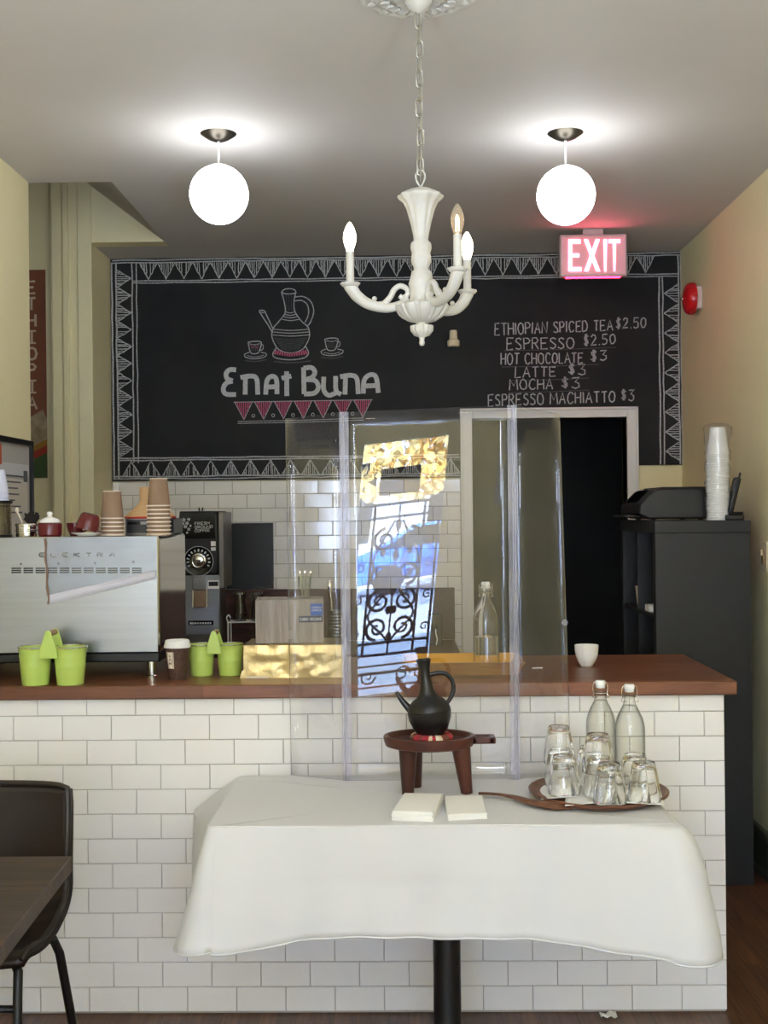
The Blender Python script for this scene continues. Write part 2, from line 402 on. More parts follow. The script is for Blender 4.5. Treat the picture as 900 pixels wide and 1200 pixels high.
# ------------------------------------------------------------------ the room
H = 2.925
YB, XR, XLR = 6.45, 1.50, -1.576       # back wall, right wall, left side of the chalkboard bay
XL, YLE = -1.545, 4.94                  # left wall and where it ends
YP = 6.05                               # pier plane
YF = -1.90                              # street wall behind the camera
ROOF = 3.75
struct(MB().box(-3.2, 1.7, YF - .1, 8.5, -.1, 0).build('floor', FLOOR, smooth=False))
c = MB()
c.box(-1.2, 1.65, YF, YB + .1, H, H + .12); c.box(-1.75, -1.2, YF, 4.95, H, H + .12); c.box(-1.72, -1.2, YP + .1, YB + .1, H, H + .12)
struct(c.build('ceiling', CEIL, smooth=False))
p1 = PY(100, 213, YP); sl = (p1.z - H) / (-1.2 - p1.x)
s = MB(); xe = -2.35
s.add([(-1.2, 4.95, H), (-1.2, YP, H), (xe, YP, H + sl * (-1.2 - xe)), (xe, 4.95, H + sl * (-1.2 - xe)),
       (-1.2, 4.95, H + .1), (-1.2, YP, H + .1), (xe, YP, H + .1 + sl * (-1.2 - xe)), (xe, 4.95, H + .1 + sl * (-1.2 - xe))],
      [(0, 1, 2, 3), (7, 6, 5, 4), (0, 4, 5, 1), (1, 5, 6, 2), (2, 6, 7, 3), (3, 7, 4, 0)])
struct(s.build('ceiling_slope', CEIL, smooth=False))
MB_ = MB
# doorway sizes on the back wall
do0, do1 = PY(540, 600, YB).x, PY(748, 600, YB).x
di0, di1 = PY(554, 600, YB).x, PY(735, 600, YB).x
dzo, dzi = PY(644, 478, YB).z, PY(644, 490, YB).z
w = MB()
w.box(-1.75, di0, YB, YB + .12, 0, H); w.box(di1, 1.65, YB, YB + .12, 0, H); w.box(di0, di1, YB, YB + .12, dzi, H)
wall_back = struct(w.build('wall_back', WALL, smooth=False))
struct(MB().box(XR, XR + .15, YF, YB + .1, 0, H).build('wall_right', WALL, smooth=False))
struct(MB().box(XL - .16, XL, YF, YLE, 0, ROOF).build('wall_left', WALL, smooth=False))
pierx = PY(60, 400, YP).x
w = MB(); w.box(pierx, XLR, YP, YB + .02, 0, H - .001); w.box(pierx, -1.2005, YP, YP + .1, H, ROOF)
pier = struct(w.build('wall_pier', WALL, smooth=False))
tr = MB()
for a, b, d in ((62, 73, .012), (75, 82, .02), (92, 109, .012)):
    xa, xb = PY(a, 400, YP).x, PY(b, 400, YP).x
    tr.box(xa, xb, YP - d, YP + .002, 0, PY(80, 216, YP).z + .4)
struct(tr.build('trim_1', WALL, bevel=.004))
w = MB(); w.box(-3.05, pierx + .02, YP + .07, YP + .17, 0, ROOF); w.box(-3.05, -2.95, 4.4, YP + .1, 0, ROOF); w.box(-3.05, XL - .16, 4.35, 4.45, 0, ROOF)
struct(w.build('wall_hall', WALL, smooth=False))
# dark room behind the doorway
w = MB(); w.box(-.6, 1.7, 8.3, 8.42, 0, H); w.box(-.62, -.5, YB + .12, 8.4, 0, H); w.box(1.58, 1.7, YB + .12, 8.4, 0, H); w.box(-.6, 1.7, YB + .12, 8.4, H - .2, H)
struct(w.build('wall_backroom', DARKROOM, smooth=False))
# outer shell keeps the sun out
w = MB(); w.box(-3.25, -3.1, YF, 8.5, 0, ROOF); w.box(1.7, 1.85, YF, 8.5, 0, ROOF); w.box(-3.25, 1.85, 8.5, 8.65, 0, ROOF)
struct(w.build('wall_outer', GROUT, smooth=False))
struct(MB().box(-3.25, 1.85, YF - .15, 8.65, ROOF, ROOF + .15).build('roof', GROUT, smooth=False))
# street wall behind the camera, with the openings
DG = (-.41, .225, .20, 2.10)            # glass of the street door
w = MB(); y0, y1 = YF - .12, YF
def wall_with_holes(mb, X0, X1, Z0, Z1, holes):
    xs = sorted({X0, X1, *[h[0] for h in holes], *[h[1] for h in holes]}); zs = sorted({Z0, Z1, *[h[2] for h in holes], *[h[3] for h in holes]})
    for a, b in zip(xs[:-1], xs[1:]):
        for c_, d_ in zip(zs[:-1], zs[1:]):
            mx, mz = (a + b) / 2, (c_ + d_) / 2
            if any(h[0] < mx < h[1] and h[2] < mz < h[3] for h in holes): continue
            mb.box(a, b, y0, y1, c_, d_)
wall_with_holes(w, -3.25, 1.85, 0, ROOF, [DG, WIN_L, WIN_R])
struct(w.build('wall_front', WALL, smooth=False))
for n_, W in ((1, WIN_L), (2, WIN_R), (3, LOW_L), (4, LOW_R)):  # the last two only frame the added fill lights, on solid wall
    f = MB()
    for a in (W[0] - .05, W[1]): f.box(a, a + .05, YF - .01, YF + .03, W[2] - .05, W[3] + .05)
    for z in (W[2] - .05, W[3]): f.box(W[0], W[1], YF - .01, YF + .03, z, z + .05)
    struct(f.build('street_wall_frame_%d' % n_, WTRIM, bevel=.004))
b = MB()
b.box(XR - .016, XR, .3, YB, 0, .17); b.box(XR - .028, XR, .3, YB, .17, .2); b.box(XR - .022, XR, .3, YB, 0, .03)
struct(b.build('baseboard_right', GTRIM, bevel=.006))
# door casing in the back wall
f = MB(); yb = YB - .022
f.box(do0, di0, yb, YB + .12, 0, dzo); f.box(di1, do1, yb, YB + .12, 0, dzo); f.box(di0, di1, yb, YB + .12, dzi, dzo)
f.box(do0 - .0, do0 + .014, yb - .01, yb, 0, dzo); f.box(do1 - .014, do1, yb - .01, yb, 0, dzo); f.box(do0, do1, yb - .01, yb, dzo - .014, dzo)
struct(f.build('door_frame', WTRIM, bevel=.003))

def tiles(mb, a0, a1, b0, b1, pa, pb, a_ref, b_ref, to3, grout=.0022, d=.004, tilt=.0005, shift=0):
    """running-bond tiles over [a0,a1]x[b0,b1]; to3(a,b,depth)"""
    j = math.floor((b0 - b_ref) / pb)
    while b_ref + j * pb < b1 - 1e-4:
        lo, hi = max(b0, b_ref + j * pb), min(b1, b_ref + (j + 1) * pb)
        off = pa / 2 if (j + shift) % 2 else 0
        i = math.floor((a0 - a_ref - off) / pa)
        while a_ref + off + i * pa < a1 - 1e-4:
            l, r = max(a0, a_ref + off + i * pa), min(a1, a_ref + off + (i + 1) * pa)
            i += 1
            if r - l < .012 or hi - lo < .008: continue
            g = grout / 2; e = .0016
            tx, tz = random.uniform(-tilt, tilt), random.uniform(-tilt, tilt)
            q = [(l + g, lo + g), (r - g, lo + g), (r - g, hi - g), (l + g, hi - g)]
            q2 = [(l + g + e, lo + g + e), (r - g - e, lo + g + e), (r - g - e, hi - g - e), (l + g + e, hi - g - e)]
            sg = [(-1, -1), (1, -1), (1, 1), (-1, 1)]
            vs = [to3(*p, 0) for p in q] + [to3(*p, d * .75) for p in q] + [to3(*p, d + tx * s_[0] + tz * s_[1]) for p, s_ in zip(q2, sg)]
            fs = [(k, (k + 1) % 4, 4 + (k + 1) % 4, 4 + k) for k in range(4)] + [(4 + k, 4 + (k + 1) % 4, 8 + (k + 1) % 4, 8 + k) for k in range(4)] + [(8, 9, 10, 11)]
            mb.add(vs, fs)
        j += 1
    return mb
# back wall tiles
bl = PY(138, 566, YB); zt = PY(340, 563, YB).z
TX = PY(239, 570, YB).x; TPX = .0335 / 217 * 1000 * 1.0
pit = PY(273, 570, YB).x - PY(239.6, 570, YB).x; pz = PY(206, 580, YB).z - PY(206, 596.4, YB).z
t = MB(); tiles(t, XLR + .002, do0 - .001, .80, zt, pit, pz, TX, PY(206, 580, YB).z, lambda a, b_, d_: (a, YB - d_ - .001, b_), tilt=.0007, grout=.003)
t.build('tile_cladding', TILEB, wall_back, smooth=False)
g = MB().box(XLR + .001, do0 - .001, YB - .003, YB, .80, zt); g.build('grout_bed', GROUTB, wall_back, smooth=False)

# ------------------------------------------------------------------ chalkboard
YC = YB - .014
def cb(x, y): return PY(x, y, YC - .0016)
X0, X1 = XLR + .004, PY(801, 420, YC).x
Z1 = H - .003; ZL = PY(340, 562, YC).z; ZR = PY(775, 545, YC).z
cbo = thing('chalkboard', 'black chalkboard with Ethiopian coffee drawing and drinks menu filling back wall', 'chalkboard', ((X0 + X1) / 2, YC, ZL))
def loc_build(mb, name, m, parent, **k):
    """build world-space geometry as a child of parent"""
    inv = parent.matrix_basis.inverted() if parent.parent is None else (parent.parent.matrix_basis @ parent.matrix_basis).inverted()
    mb.v = [inv @ v for v in mb.v]
    return mb.build(name, m, parent, **k)
w = MB(); w.box(X0, do0, YC, YB - .004, ZL, Z1); w.box(do1, X1, YC, YB - .002, ZR, Z1); w.box(do0, do1, YC, YB - .002, dzo, Z1)
loc_build(w, 'slate', BOARD, cbo, smooth=False)
def wp(a, b): return Vector((a, YC - .0016, b))
bd = MB(); LW = .0085
def chline(p, q, w_=LW, n=5, jit=.0022):
    pts = [(lerp(p[0], q[0], k / n) + random.uniform(-jit, jit), lerp(p[1], q[1], k / n) + random.uniform(-jit, jit)) for k in range(n + 1)]
    bd.ribbon(pts, w_ * random.uniform(.75, 1.15), wp)
def tri(c_, base, tip, half, horiz):
    """hatched triangle: c_ along-strip centre, base/tip across-strip coordinates"""
    P = (lambda s_, t_: (s_, t_)) if horiz else (lambda s_, t_: (t_, s_))
    chline(P(c_ - half, base), P(c_, tip), LW * .7); chline(P(c_ + half, base), P(c_, tip), LW * .7)
    for k in range(-3, 4):
        if k == 0 and random.random() < .4: continue
        u = k / 4 + random.uniform(-.05, .05)
        chline(P(c_ + u * half, base), P(c_ + u * half * .95, lerp(tip, base, min(1, abs(u) + .04))), LW * .62, 3, .0015)
SW = .112   # strip width
# top strip
for dz in (.008, .020): chline((X0 + .01, Z1 - dz), (X1 - .01, Z1 - dz), LW * .9, 40, .0025)
for dz in (SW + .008, SW + .02): chline((X0 + .125, Z1 - dz), (X1 - .02, Z1 - dz), LW * .8, 40, .002)
n = 29
for k in range(n):
    x = lerp(X0 + .16, X1 - .15, (k + .5) / n); tri(x, Z1 - .024, Z1 - SW, .047, True)
# left strip
for dx in (.008, .03): chline((X0 + dx, Z1 - .02), (X0 + dx + .004, ZL + .01), LW * .9, 16)
for dx in (SW + .006, SW + .03): chline((X0 + dx, Z1 - .02), (X0 + dx, ZL + .10), LW * .9, 16)
n = 11
for k in range(n):
    z = lerp(Z1 - .06, ZL + .13, (k + .5) / n); tri(z, X0 + .036, X0 + SW, .046, False)
# bottom strip
for dz in (.012, .024): chline((X0 + .01, ZL + dz), (do0 - .005, ZL + dz), LW * .9, 30, .0025)
for dz in (.112, .124): chline((X0 + .03, ZL + dz), (do0 - .005, ZL + dz), LW * .8, 30, .002)
n = 17
for k in range(n):
    x = lerp(X0 + .05, do0 - .0, (k + .5) / n); tri(x, ZL + .028, ZL + .106, .047, True)
# right strip
for dx in (.010, .024): chline((X1 - dx, Z1 - .02), (X1 - dx, ZR + .004), LW * .9, 16)
for dx in (.108, .128): chline((X1 - dx, Z1 - SW - .02), (X1 - dx, ZR + .004), LW * .9, 16)
n = 9
for k in range(n):
    z = lerp(Z1 - SW - .06, ZR + .02, (k + .5) / n); tri(z, X1 - .026, X1 - .10, .05, False)
loc_build(bd, 'chalk_border', CHALK, cbo, smooth=False)

def z4(x, y): return cb(220 + x / 3.4615, 300 + y / 3.4615)
lt = MB(); LK = 0
for st in ([(196, 462), (172, 461), (156, 476), (160, 497), (182, 507)], [(182, 507), (156, 516), (144, 540), (156, 560), (196, 562)],
           [(233, 562), (234, 495)], [(214, 493), (258, 487), (280, 500), (284, 562)],
           [(316, 562), (322, 505), (343, 488), (360, 503), (362, 560)], [(318, 532), (361, 530)],
           [(401, 468), (402, 568)], [(381, 496), (420, 487)],
           [(470, 452), (472, 560)], [(470, 455), (502, 453), (516, 471), (505, 492), (480, 501)], [(480, 501), (517, 506), (530, 532), (514, 556), (472, 560)],
           [(552, 490), (552, 543), (572, 565), (600, 556)], [(600, 487), (602, 545), (622, 562)],
           [(638, 562), (640, 493)], [(618, 490), (662, 484), (686, 498), (692, 560)],
           [(712, 558), (716, 504), (740, 482), (764, 492), (773, 555)], [(714, 528), (770, 525)]):
    LK += 1; lt.ribbon(catmull([(*p, 0) for p in st], 5), 19, lambda a, b_, k_=LK: z4(a, b_) - Vector((0, .00012 * k_, 0)))
loc_build(lt, 'chalk_lettering', CHALKB, cbo, smooth=False)
dr = MB(); pk = MB(); sm = MB()
def dl(pts, w_=4.2, n=5, to=None): (to or dr).ribbon(catmull([(*p, 0) for p in pts], n), w_, z4)
dl([(380, 146), (396, 134), (426, 134), (439, 146), (425, 153), (395, 153), (380, 146)])
dl([(380, 146), (391, 185), (395, 230), (370, 265), (346, 295), (342, 330), (362, 372), (386, 388)])
dl([(439, 146), (431, 185), (435, 225), (462, 265), (489, 290), (493, 330), (472, 372), (448, 388)])
dl([(346, 296), (318, 236), (310, 222), (292, 221), (296, 234), (326, 280), (344, 312)])
dl([(297, 228), (312, 231)], 3)
dl([(434, 166), (470, 165), (500, 186), (511, 225), (498, 268), (482, 287)]); dl([(434, 182), (464, 181), (486, 200), (490, 235), (476, 270)])
for y, a, b in ((226, 396, 434), (236, 394, 438), (246, 390, 444), (257, 384, 452), (297, 347, 490), (308, 345, 491), (320, 344, 492)):
    dl([(a, y), ((a + b) / 2, y + 5), (b, y)], 3.2)
dl([(386, 388), (416, 393), (448, 388)])
dl([(362, 368), (345, 398), (360, 414), (415, 421), (470, 414), (490, 394), (478, 366)])
for k in range(14):
    a = lerp(352, 484, k / 13); dl([(lerp(a, 417, .12), 384 + abs(k - 6.5) * -1.6 + 8), (a, 408 - abs(k - 6.5) * 1.4)], 6.5, 2, pk)
for k in range(9):
    y = 332 + k * 5.5; hw = 70 - k * 4; dl([(417 - hw, y), (417, y + 6), (417 + hw, y)], 2.0 + random.random() * 1.5, 4, sm)
for k in range(4): dl([(400 + k * 10, 155), (402 + k * 9, 220)], 2.0, 2, sm)
dl([(350, 428), (420, 433), (500, 426)], 5, 4, sm)
for ox, oy in ((0, 0), (311, -13)):
    q = lambda *ps: [(a + ox, b + oy) for a, b in ps]
    dl(q((245, 350), (252, 385), (262, 396), (284, 394), (292, 380), (298, 350), (270, 346), (245, 350))); dl(q((250, 356), (272, 360), (294, 355)), 2.5)
    dl(q((294, 360), (306, 362), (304, 378), (290, 384)), 3)
    dl(q((250, 390), (230, 400), (240, 413), (275, 417), (310, 410), (319, 397), (296, 390)), 3.4); dl(q((240, 404), (275, 410), (308, 402)), 2.5)
    for k in range(4): dl(q((258 + k * 8, 366), (259 + k * 8, 386)), 3, 2, sm)
    if ox == 0:
        for k in range(5): dl(q((255 + k * 7, 362 + (k % 2) * 6), (258 + k * 7, 368 + (k % 2) * 6)), 3.5, 2, pk)
    dl(q((230, 424), (275, 428), (320, 420)), 4, 4, sm)
# bunting under the name
pk2 = MB()
dl([(186, 593), (470, 588), (750, 583)], 3.2)
for k in range(7):
    xa = 190 + k * 80.5; ya = 592 - k * 1.3; xb = xa + 72; xm = xa + 38; yt = 664 - k * 1.6
    dl([(xa, ya), (xm, yt)], 3.2, 2); dl([(xb, ya - 1), (xm, yt)], 3.2, 2)
    for j in range(9):
        u = (j + .5) / 9; x = lerp(xa, xb, u); dl([(x, ya + 1), (lerp(x, xm, .1), lerp(ya, yt, 1 - abs(u - .5) * 2))], 4.2, 2, pk2)
    if k < 6:
        cx, cy = xb + 4, yt - 16
        dl([(cx + 6 * cos(a * PI / 4), cy + 6 * sin(a * PI / 4)) for a in range(9)], 2.6, 2)
for dy in (0, 8): dl([(203, 671 + dy), (460, 666 + dy), (714, 657 + dy)], 2.8)
loc_build(dr, 'chalk_drawing', CHALK, cbo, smooth=False)
loc_build(pk, 'pink_chalk_on_pot', PINK, cbo, smooth=False); loc_build(pk2, 'pink_chalk_bunting', PINK, cbo, smooth=False)
mn = MB()
J = .35
for txt, xa, ya, xb, yb_, h0, h1 in (
    ('ETHIOPIAN SPICED TEA', 580, 393, 718, 387, 14, 12), ('$2.50', 722, 385, 757, 384, 12, 12),
    ('ESPRESSO', 594, 410, 673, 408, 14, 12.5), ('$2.50', 684, 405, 721, 403, 12.5, 11.5),
    ('HOT CHOCOLATE', 587, 427.5, 683, 425, 13.5, 11.5), ('$3', 692, 423, 711, 422.5, 12, 12),
    ('LATTE', 604, 442.5, 651, 441, 13, 11), ('$3', 666, 438, 686, 440, 11.5, 13),
    ('MOCHA', 597, 457, 648, 456, 12.5, 12), ('$3', 658, 454, 679, 455, 11.5, 12.5),
    ('ESPRESSO MACHIATTO', 572, 476, 721, 471, 13.5, 12.5), ('$3', 728, 468, 743, 470, 11, 13)):
    write(mn, txt, xa, ya, xb, yb_, h0, h1, 1.5, cb, J, .2)
loc_build(mn, 'chalk_menu', CHALK, cbo, smooth=False)
for xa, ya, xb, yb_ in ((590, 411, 722, 407), (588, 430, 702, 427), (600, 446, 690, 443), (596, 460, 690, 457)):
    sm.ribbon([(xa, ya), ((xa + xb) / 2, (ya + yb_) / 2 + .6), (xb, yb_)], .9, cb)
loc_build(sm, 'chalk_smudge', CHALKD, cbo, smooth=False)

# small cream socket on the board
p = PY(531, 398, YC)
so = thing('wall_socket_knob', 'small cream bell-shaped knob sticking out of the chalkboard under the chandelier', 'knob', (p.x, YC, p.z))
MB().lathe([(0, -.042), (.03, -.042), (.033, -.036), (.033, -.014), (.029, -.008), (.0225, -.004), (.020, .04), (.018, .044), (0, .044)], 24, T(0, -.036, 0)).build('body', CREAMP, so)
MB().box(-.012, .012, -.03, 0, -.03, .0).build('stem', CREAMP, so, bevel=.003)

# ------------------------------------------------------------------ counter
YCF = 3.673; XCR = PY(850.5, 1000, YCF).x; ZC = 1.015; YCB = 4.34
co = thing('service_counter', 'long service counter clad in white subway tile under walnut top', 'counter', (0, YCF, 0))
loc_build(MB().box(XL + .002, XCR - .003, YCF + .004, YCB - .03, 0, ZC - .042), 'counter_carcass', GROUT, co, smooth=False)
t = MB(); xref = PY(105, 1172, YCF).x; pit = PY(220.3, 1172, YCF).x - PY(162.8, 1172, YCF).x
tiles(t, XL + .004, XCR, .006, ZC - .043, pit, .0762, xref, .006, lambda a, b_, d_: (a, YCF + .004 - d_, b_), d=.006, tilt=.0004)
tiles(t, YCF + .004, YCB - .03, .006, ZC - .043, pit, .0762, YCF + .004, .006, lambda a, b_, d_: (XCR - .003 + d_ - .002, a, b_), d=.005, tilt=.0004)
loc_build(t, 'tile_cladding', TILE, co, smooth=False)
ct = MB().box(XL + .002, PY(864, 800, YCF - .025).x, YCF - .025, YCB, ZC - .042, ZC)
cto = tag(ct.build('countertop', BWOOD, bevel=.004), 'walnut butcher-block countertop running along the tiled counter', 'countertop')

# back counter with dark backsplash
YK = 5.82; ZK = .85; xk1 = PY(533, 720, YB - .03).x
bk = thing('back_counter', 'dark brown back counter with low backsplash along the tiled rear wall', 'counter', (-.7, YK, 0))
loc_build(MB().box(XLR + .004, xk1, YK + .03, YB - .032, .0, ZK - .04), 'cabinet', DWOOD, bk, bevel=.003)
loc_build(MB().box(XLR + .004, xk1, YK, YB - .032, ZK - .04, ZK), 'worktop', DWOOD, bk, bevel=.003)
struct(MB().box(XLR + .004, xk1, YB - .03, YB - .007, ZK + .001, PY(400, 690, YB - .03).z).build('trim_2', DWOOD, bevel=.002))
for k in range(3):
    xa = lerp(XLR + .02, xk1 - .01, k / 3); xb = lerp(XLR + .02, xk1 - .01, (k + 1) / 3) - .012
    dd = loc_build(MB().box(xa, xb, YK + .012, YK + .03, .08, ZK - .06), 'door', DWOOD, bk, bevel=.002)
    MB().tube([(xb - .03, YK - .012, .5), (xb - .03, YK - .012, .64)], .006, 8).build('handle', CHROME, dd, loc=(-bk.location.x, -bk.location.y, 0))

# ------------------------------------------------------------------ black cube shelf and what stands on it
KX0, KX1, KY0, KY1, KZ = 1.028, 1.417, 4.905, 5.675, 1.492
kb = thing('cube_shelf', 'tall black open-sided cube shelf standing against the right wall', 'shelf', (KX0, KY0, 0))
def kbox(nm, *a): return loc_build(MB().box(*a), nm, SHELFB, kb, bevel=.002)
kbox('side_panel', KX0, KX1, KY0, KY0 + .05, 0, KZ - .05); kbox('side_panel', KX0, KX1, KY1 - .05, KY1, 0, KZ - .05)
kbox('top_panel', KX0 - .001, KX1 + .001, KY0 - .001, KY1 + .001, KZ - .05, KZ); kbox('bottom_panel', KX0 + .002, KX1 - .002, KY0 + .05, KY1 - .05, 0, .05)
ym = (KY0 + KY1) / 2
kbox('divider', KX0 + .003, KX1 - .003, ym - .008, ym + .008, .05, KZ - .05)
shz = [.05 + k * (KZ - .1) / 4 for k in (1, 2, 3)]
for z in shz: kbox('shelf_board', KX0 + .003, KX1 - .003, KY0 + .05, KY1 - .05, z - .008, z + .008)
kbox('added_dark_back', KX1 - .008, KX1 - .004, KY0 + .05, KY1 - .05, .05, KZ - .05)  # added black sheet to keep the unlit cells dark; the shelf has no back
zs = shz[2] + .008
zs = PX(760, 714, KX0 + .06).z
zs = min(shz, key=lambda q: abs(q - zs)) + .008
sc_ = MB().lathe([(0, 0), (.026, 0), (.03, .01), (.037, .085), (.039, .088), (.036, .09), (.034, .084), (.025, .006), (0, .006)], 20)
tag(sc_.build('paper_cup', RIM, loc=(KX0 + .06, ym + .16, zs)), 'cream paper cup standing inside the black cube shelf', 'cup')
bx = thing('small_box', 'small white paper packet lying inside the black cube shelf', 'packet', (KX0 + .05, ym - .14, zs))
MB().box(-.035, .035, -.05, .05, 0, .028).build('packet', PAPER, bx, bevel=.004)
MB().box(-.036, .036, -.015, .015, .001, .0285).build('band', RIM, bx)

# printer: wedge front facing left
pr = thing('printer', 'low black inkjet printer on top of the black cube shelf', 'printer', (.985, 5.06, KZ))
prof = [(.05, 0), (.32, 0), (.32, .125), (.30, .13), (.10, .13), (.075, .122), (.012, .062), (.01, .02)]
MB().prism(prof, .43, Matrix(((1, 0, 0, 0), (0, 0, 1, 0), (0, 1, 0, .006), (0, 0, 0, 1)))).build('body', BLACK, pr, bevel=.008, seg=3)
MB().box(-.04, .05, .07, .36, .014, .024).build('paper_tray', BLACK, pr, bevel=.003)
MB().box(.11, .31, .02, .41, .135, .142).build('scanner_lid', BLACKM, pr, bevel=.003)
MB().prism([(.02, .075), (.07, .125), (.072, .122), (.024, .07)], .26, Matrix(((1, 0, 0, 0), (0, 0, 1, .09), (0, 1, 0, .006), (0, 0, 0, 1)))).build('control_panel', BLACKG, pr)
for x in (.08, .28):
    for y in (.05, .38): MB().lathe([(0, 0), (.012, 0), (.012, .007), (0, .007)], 12, T(x, y, 0)).build('foot', BLACK, pr)
# sleeved cup stack
def foam_cup(): return MB().lathe([(0, 0), (.046, 0), (.0475, .002), (.0475, .005), (.0455, .0065), (.032, .112), (.029, .1135), (0, .1135), ], 28)
ORD = ['topmost', 'second', 'third', 'fourth', 'fifth', 'sixth', 'seventh', 'eighth', 'ninth', 'tenth', 'eleventh', 'twelfth', 'thirteenth', 'fourteenth', 'fifteenth', 'sixteenth', 'seventeenth', 'eighteenth', 'nineteenth', 'twentieth', 'twenty-first', 'twenty-second', 'twenty-third', 'twenty-fourth', 'twenty-fifth', 'twenty-sixth', 'twenty-seventh', 'twenty-eighth', 'twenty-ninth', 'thirtieth']
SX, SY = PY(841.5, 600, 4.985).x, 4.985
N = 27; pitch = (.385 - .1135) / (N - 1)
cup0 = foam_cup().build('foam_cup', PORC)
for k in range(N):
    o = cup0 if k == 0 else copy_tree(cup0)
    o.location = (SX + random.uniform(-.0012, .0012), SY + random.uniform(-.0012, .0012), KZ + k * pitch)
    nth = ORD[N - 1 - k]
    tag(o, 'white cup at the top of the sleeved stack on the black shelf' if k == N - 1 else ('white cup at the bottom of the sleeved stack on the black shelf' if k == 0 else nth + ' white cup from the top in the clear-sleeved stack on the black shelf'), 'cup', 'sleeved white cups on the shelf')
def sleeve_r(a, i): return 1 + .05 * sin(3 * a + i * 1.7) + .04 * sin(7 * a + i * 2.9)
prof = [(.050 + .003 * sin(k * 2.1), .006 + k * .021) for k in range(14)] + [(.049, .30), (.052, .33), (.056, .36), (.057, .385), (.05, .395), (.03, .402), (.012, .40)]
tag(MB().lathe(prof, 48, None, sleeve_r).build('plastic_sleeve', SLEEVE, loc=(SX, SY, KZ)), 'clear crinkled plastic sleeve around the stack of white cups', 'sleeve')
# cordless phone
px_ = PY(857, 610, 4.97).x
ph = thing('cordless_phone', 'black cordless phone standing in its charging dock beside the white cups', 'phone', (px_ + .012, 4.965, KZ))
MB().prism([(-.045, -.035), (.03, -.035), (.04, .0), (.03, .035), (-.045, .035)], .022, RX(0)).build('dock', BLACK, ph, bevel=.005)
MB().box(-.03, .03, -.028, .028, .022, .034).build('cradle', BLACKG, ph, bevel=.004)
hm = T(-.022, 0, .03) @ RY(math.radians(14))
hs = MB().box(-.012, .012, -.024, .024, 0, .15, hm).build('handset', BLACK, ph, bevel=.008, seg=3)
MB().tube([(.006, 0, .148), (.006, 0, .172)], .0045, 8, hm).build('antenna', BLACK, hs)
MB().box(-.0135, -.0115, -.017, .017, .09, .135, hm).build('screen', DSTEEL, hs)

# ------------------------------------------------------------------ fixtures on the walls
e = PX(820, 350, XR); bz = e.z; by = e.y
be = thing('fire_alarm_bell', 'round red fire alarm bell mounted high on the right wall', 'alarm bell', (XR, by, bz))
ml = RY(-PI / 2)
MB().box(-.045, 0, -.055, .055, -.055, .055).build('back_box', mat('pale_pink_box', (214, 190, 186), .5), be, bevel=.006)
MB().lathe([(0, .085), (.012, .0845), (.03, .08), (.055, .076), (.07, .069), (.078, .058), (.081, .046), (.081, .03), (.076, .03), (.07, .04), (0, .05)], 36, ml).build('gong', REDB, be)
MB().sphere((-.088, 0, 0), .009, 12).build('bolt', CHROME, be)
e = PX(897, 652, XR)
sw = thing('light_switch', 'beige toggle light switch plate on the right wall', 'switch', (XR, e.y, e.z))
MB().box(-.008, 0, -.04, .04, -.062, .062).build('plate', CREAMP, sw, bevel=.004)
MB().box(-.022, -.006, -.008, .008, .004, .03).build('toggle', CREAMP, sw, bevel=.003)
MB().box(-.014, -.006, -.014, .014, -.03, .034).build('bezel', GRIP, sw, bevel=.002)
# permit frame on the left wall
ya, yb_ = PX(-14, 560, XL).y, PX(34.5, 560, XL).y - .0
yb_ = min(yb_, YLE - .008)
zt_, zb_ = PX(33, 517, XL).z, PX(33, 640, XL).z - .06
fr = thing('permit_frame', 'thin black frame holding permits on the left wall beside the opening', 'picture frame', (XL, (ya + yb_) / 2, (zt_ + zb_) / 2))
f = MB(); hy, hz = (yb_ - ya) / 2, (zt_ - zb_) / 2
for y in (-hy, hy - .022): f.box(.001, .02, y, y + .022, -hz, hz)
for z in (-hz, hz - .022): f.box(.001, .02, -hy + .022, hy - .022, z, z + .022)
f.build('frame', BLACK, fr, bevel=.002)
MB().box(.0005, .006, -hy + .01, hy - .01, -hz + .01, hz - .01).build('mat_board', mat('grey_paper', (176, 172, 164), .8), fr)
dc = MB(); u0 = -hy + .03; u1 = hy - .03
dc.box(.006, .0072, u0 + .02, u1, .10, hz - .10); dc.build('certificate', mat('pale_document', (200, 200, 198), .8), fr)
MB().box(.006, .0072, u0 + .02, u1 - .02, -hz + .09, .085).build('letter_sheet', mat('cream_document', (206, 200, 188), .8), fr)
MB().box(.0072, .0082, u0 + .01, u0 + .10, hz - .11, hz - .03).build('orange_label', mat('orange_card', (170, 74, 40), .7), fr)
lines = MB()
for k in range(7): lines.ribbon([(u0 + .035, hz - .15 - k * .024), (u0 + .035 + (u1 - u0) * random.uniform(.4, .75), hz - .15 - k * .024)], .006, lambda a, b_: (.0078, a, b_))
lines.box(.0073, .0079, u1 - .07, u1 - .02, hz - .17, hz - .125)
lines.build('printed_lines', mat('grey_ink', (90, 90, 96), .8), fr, smooth=False)
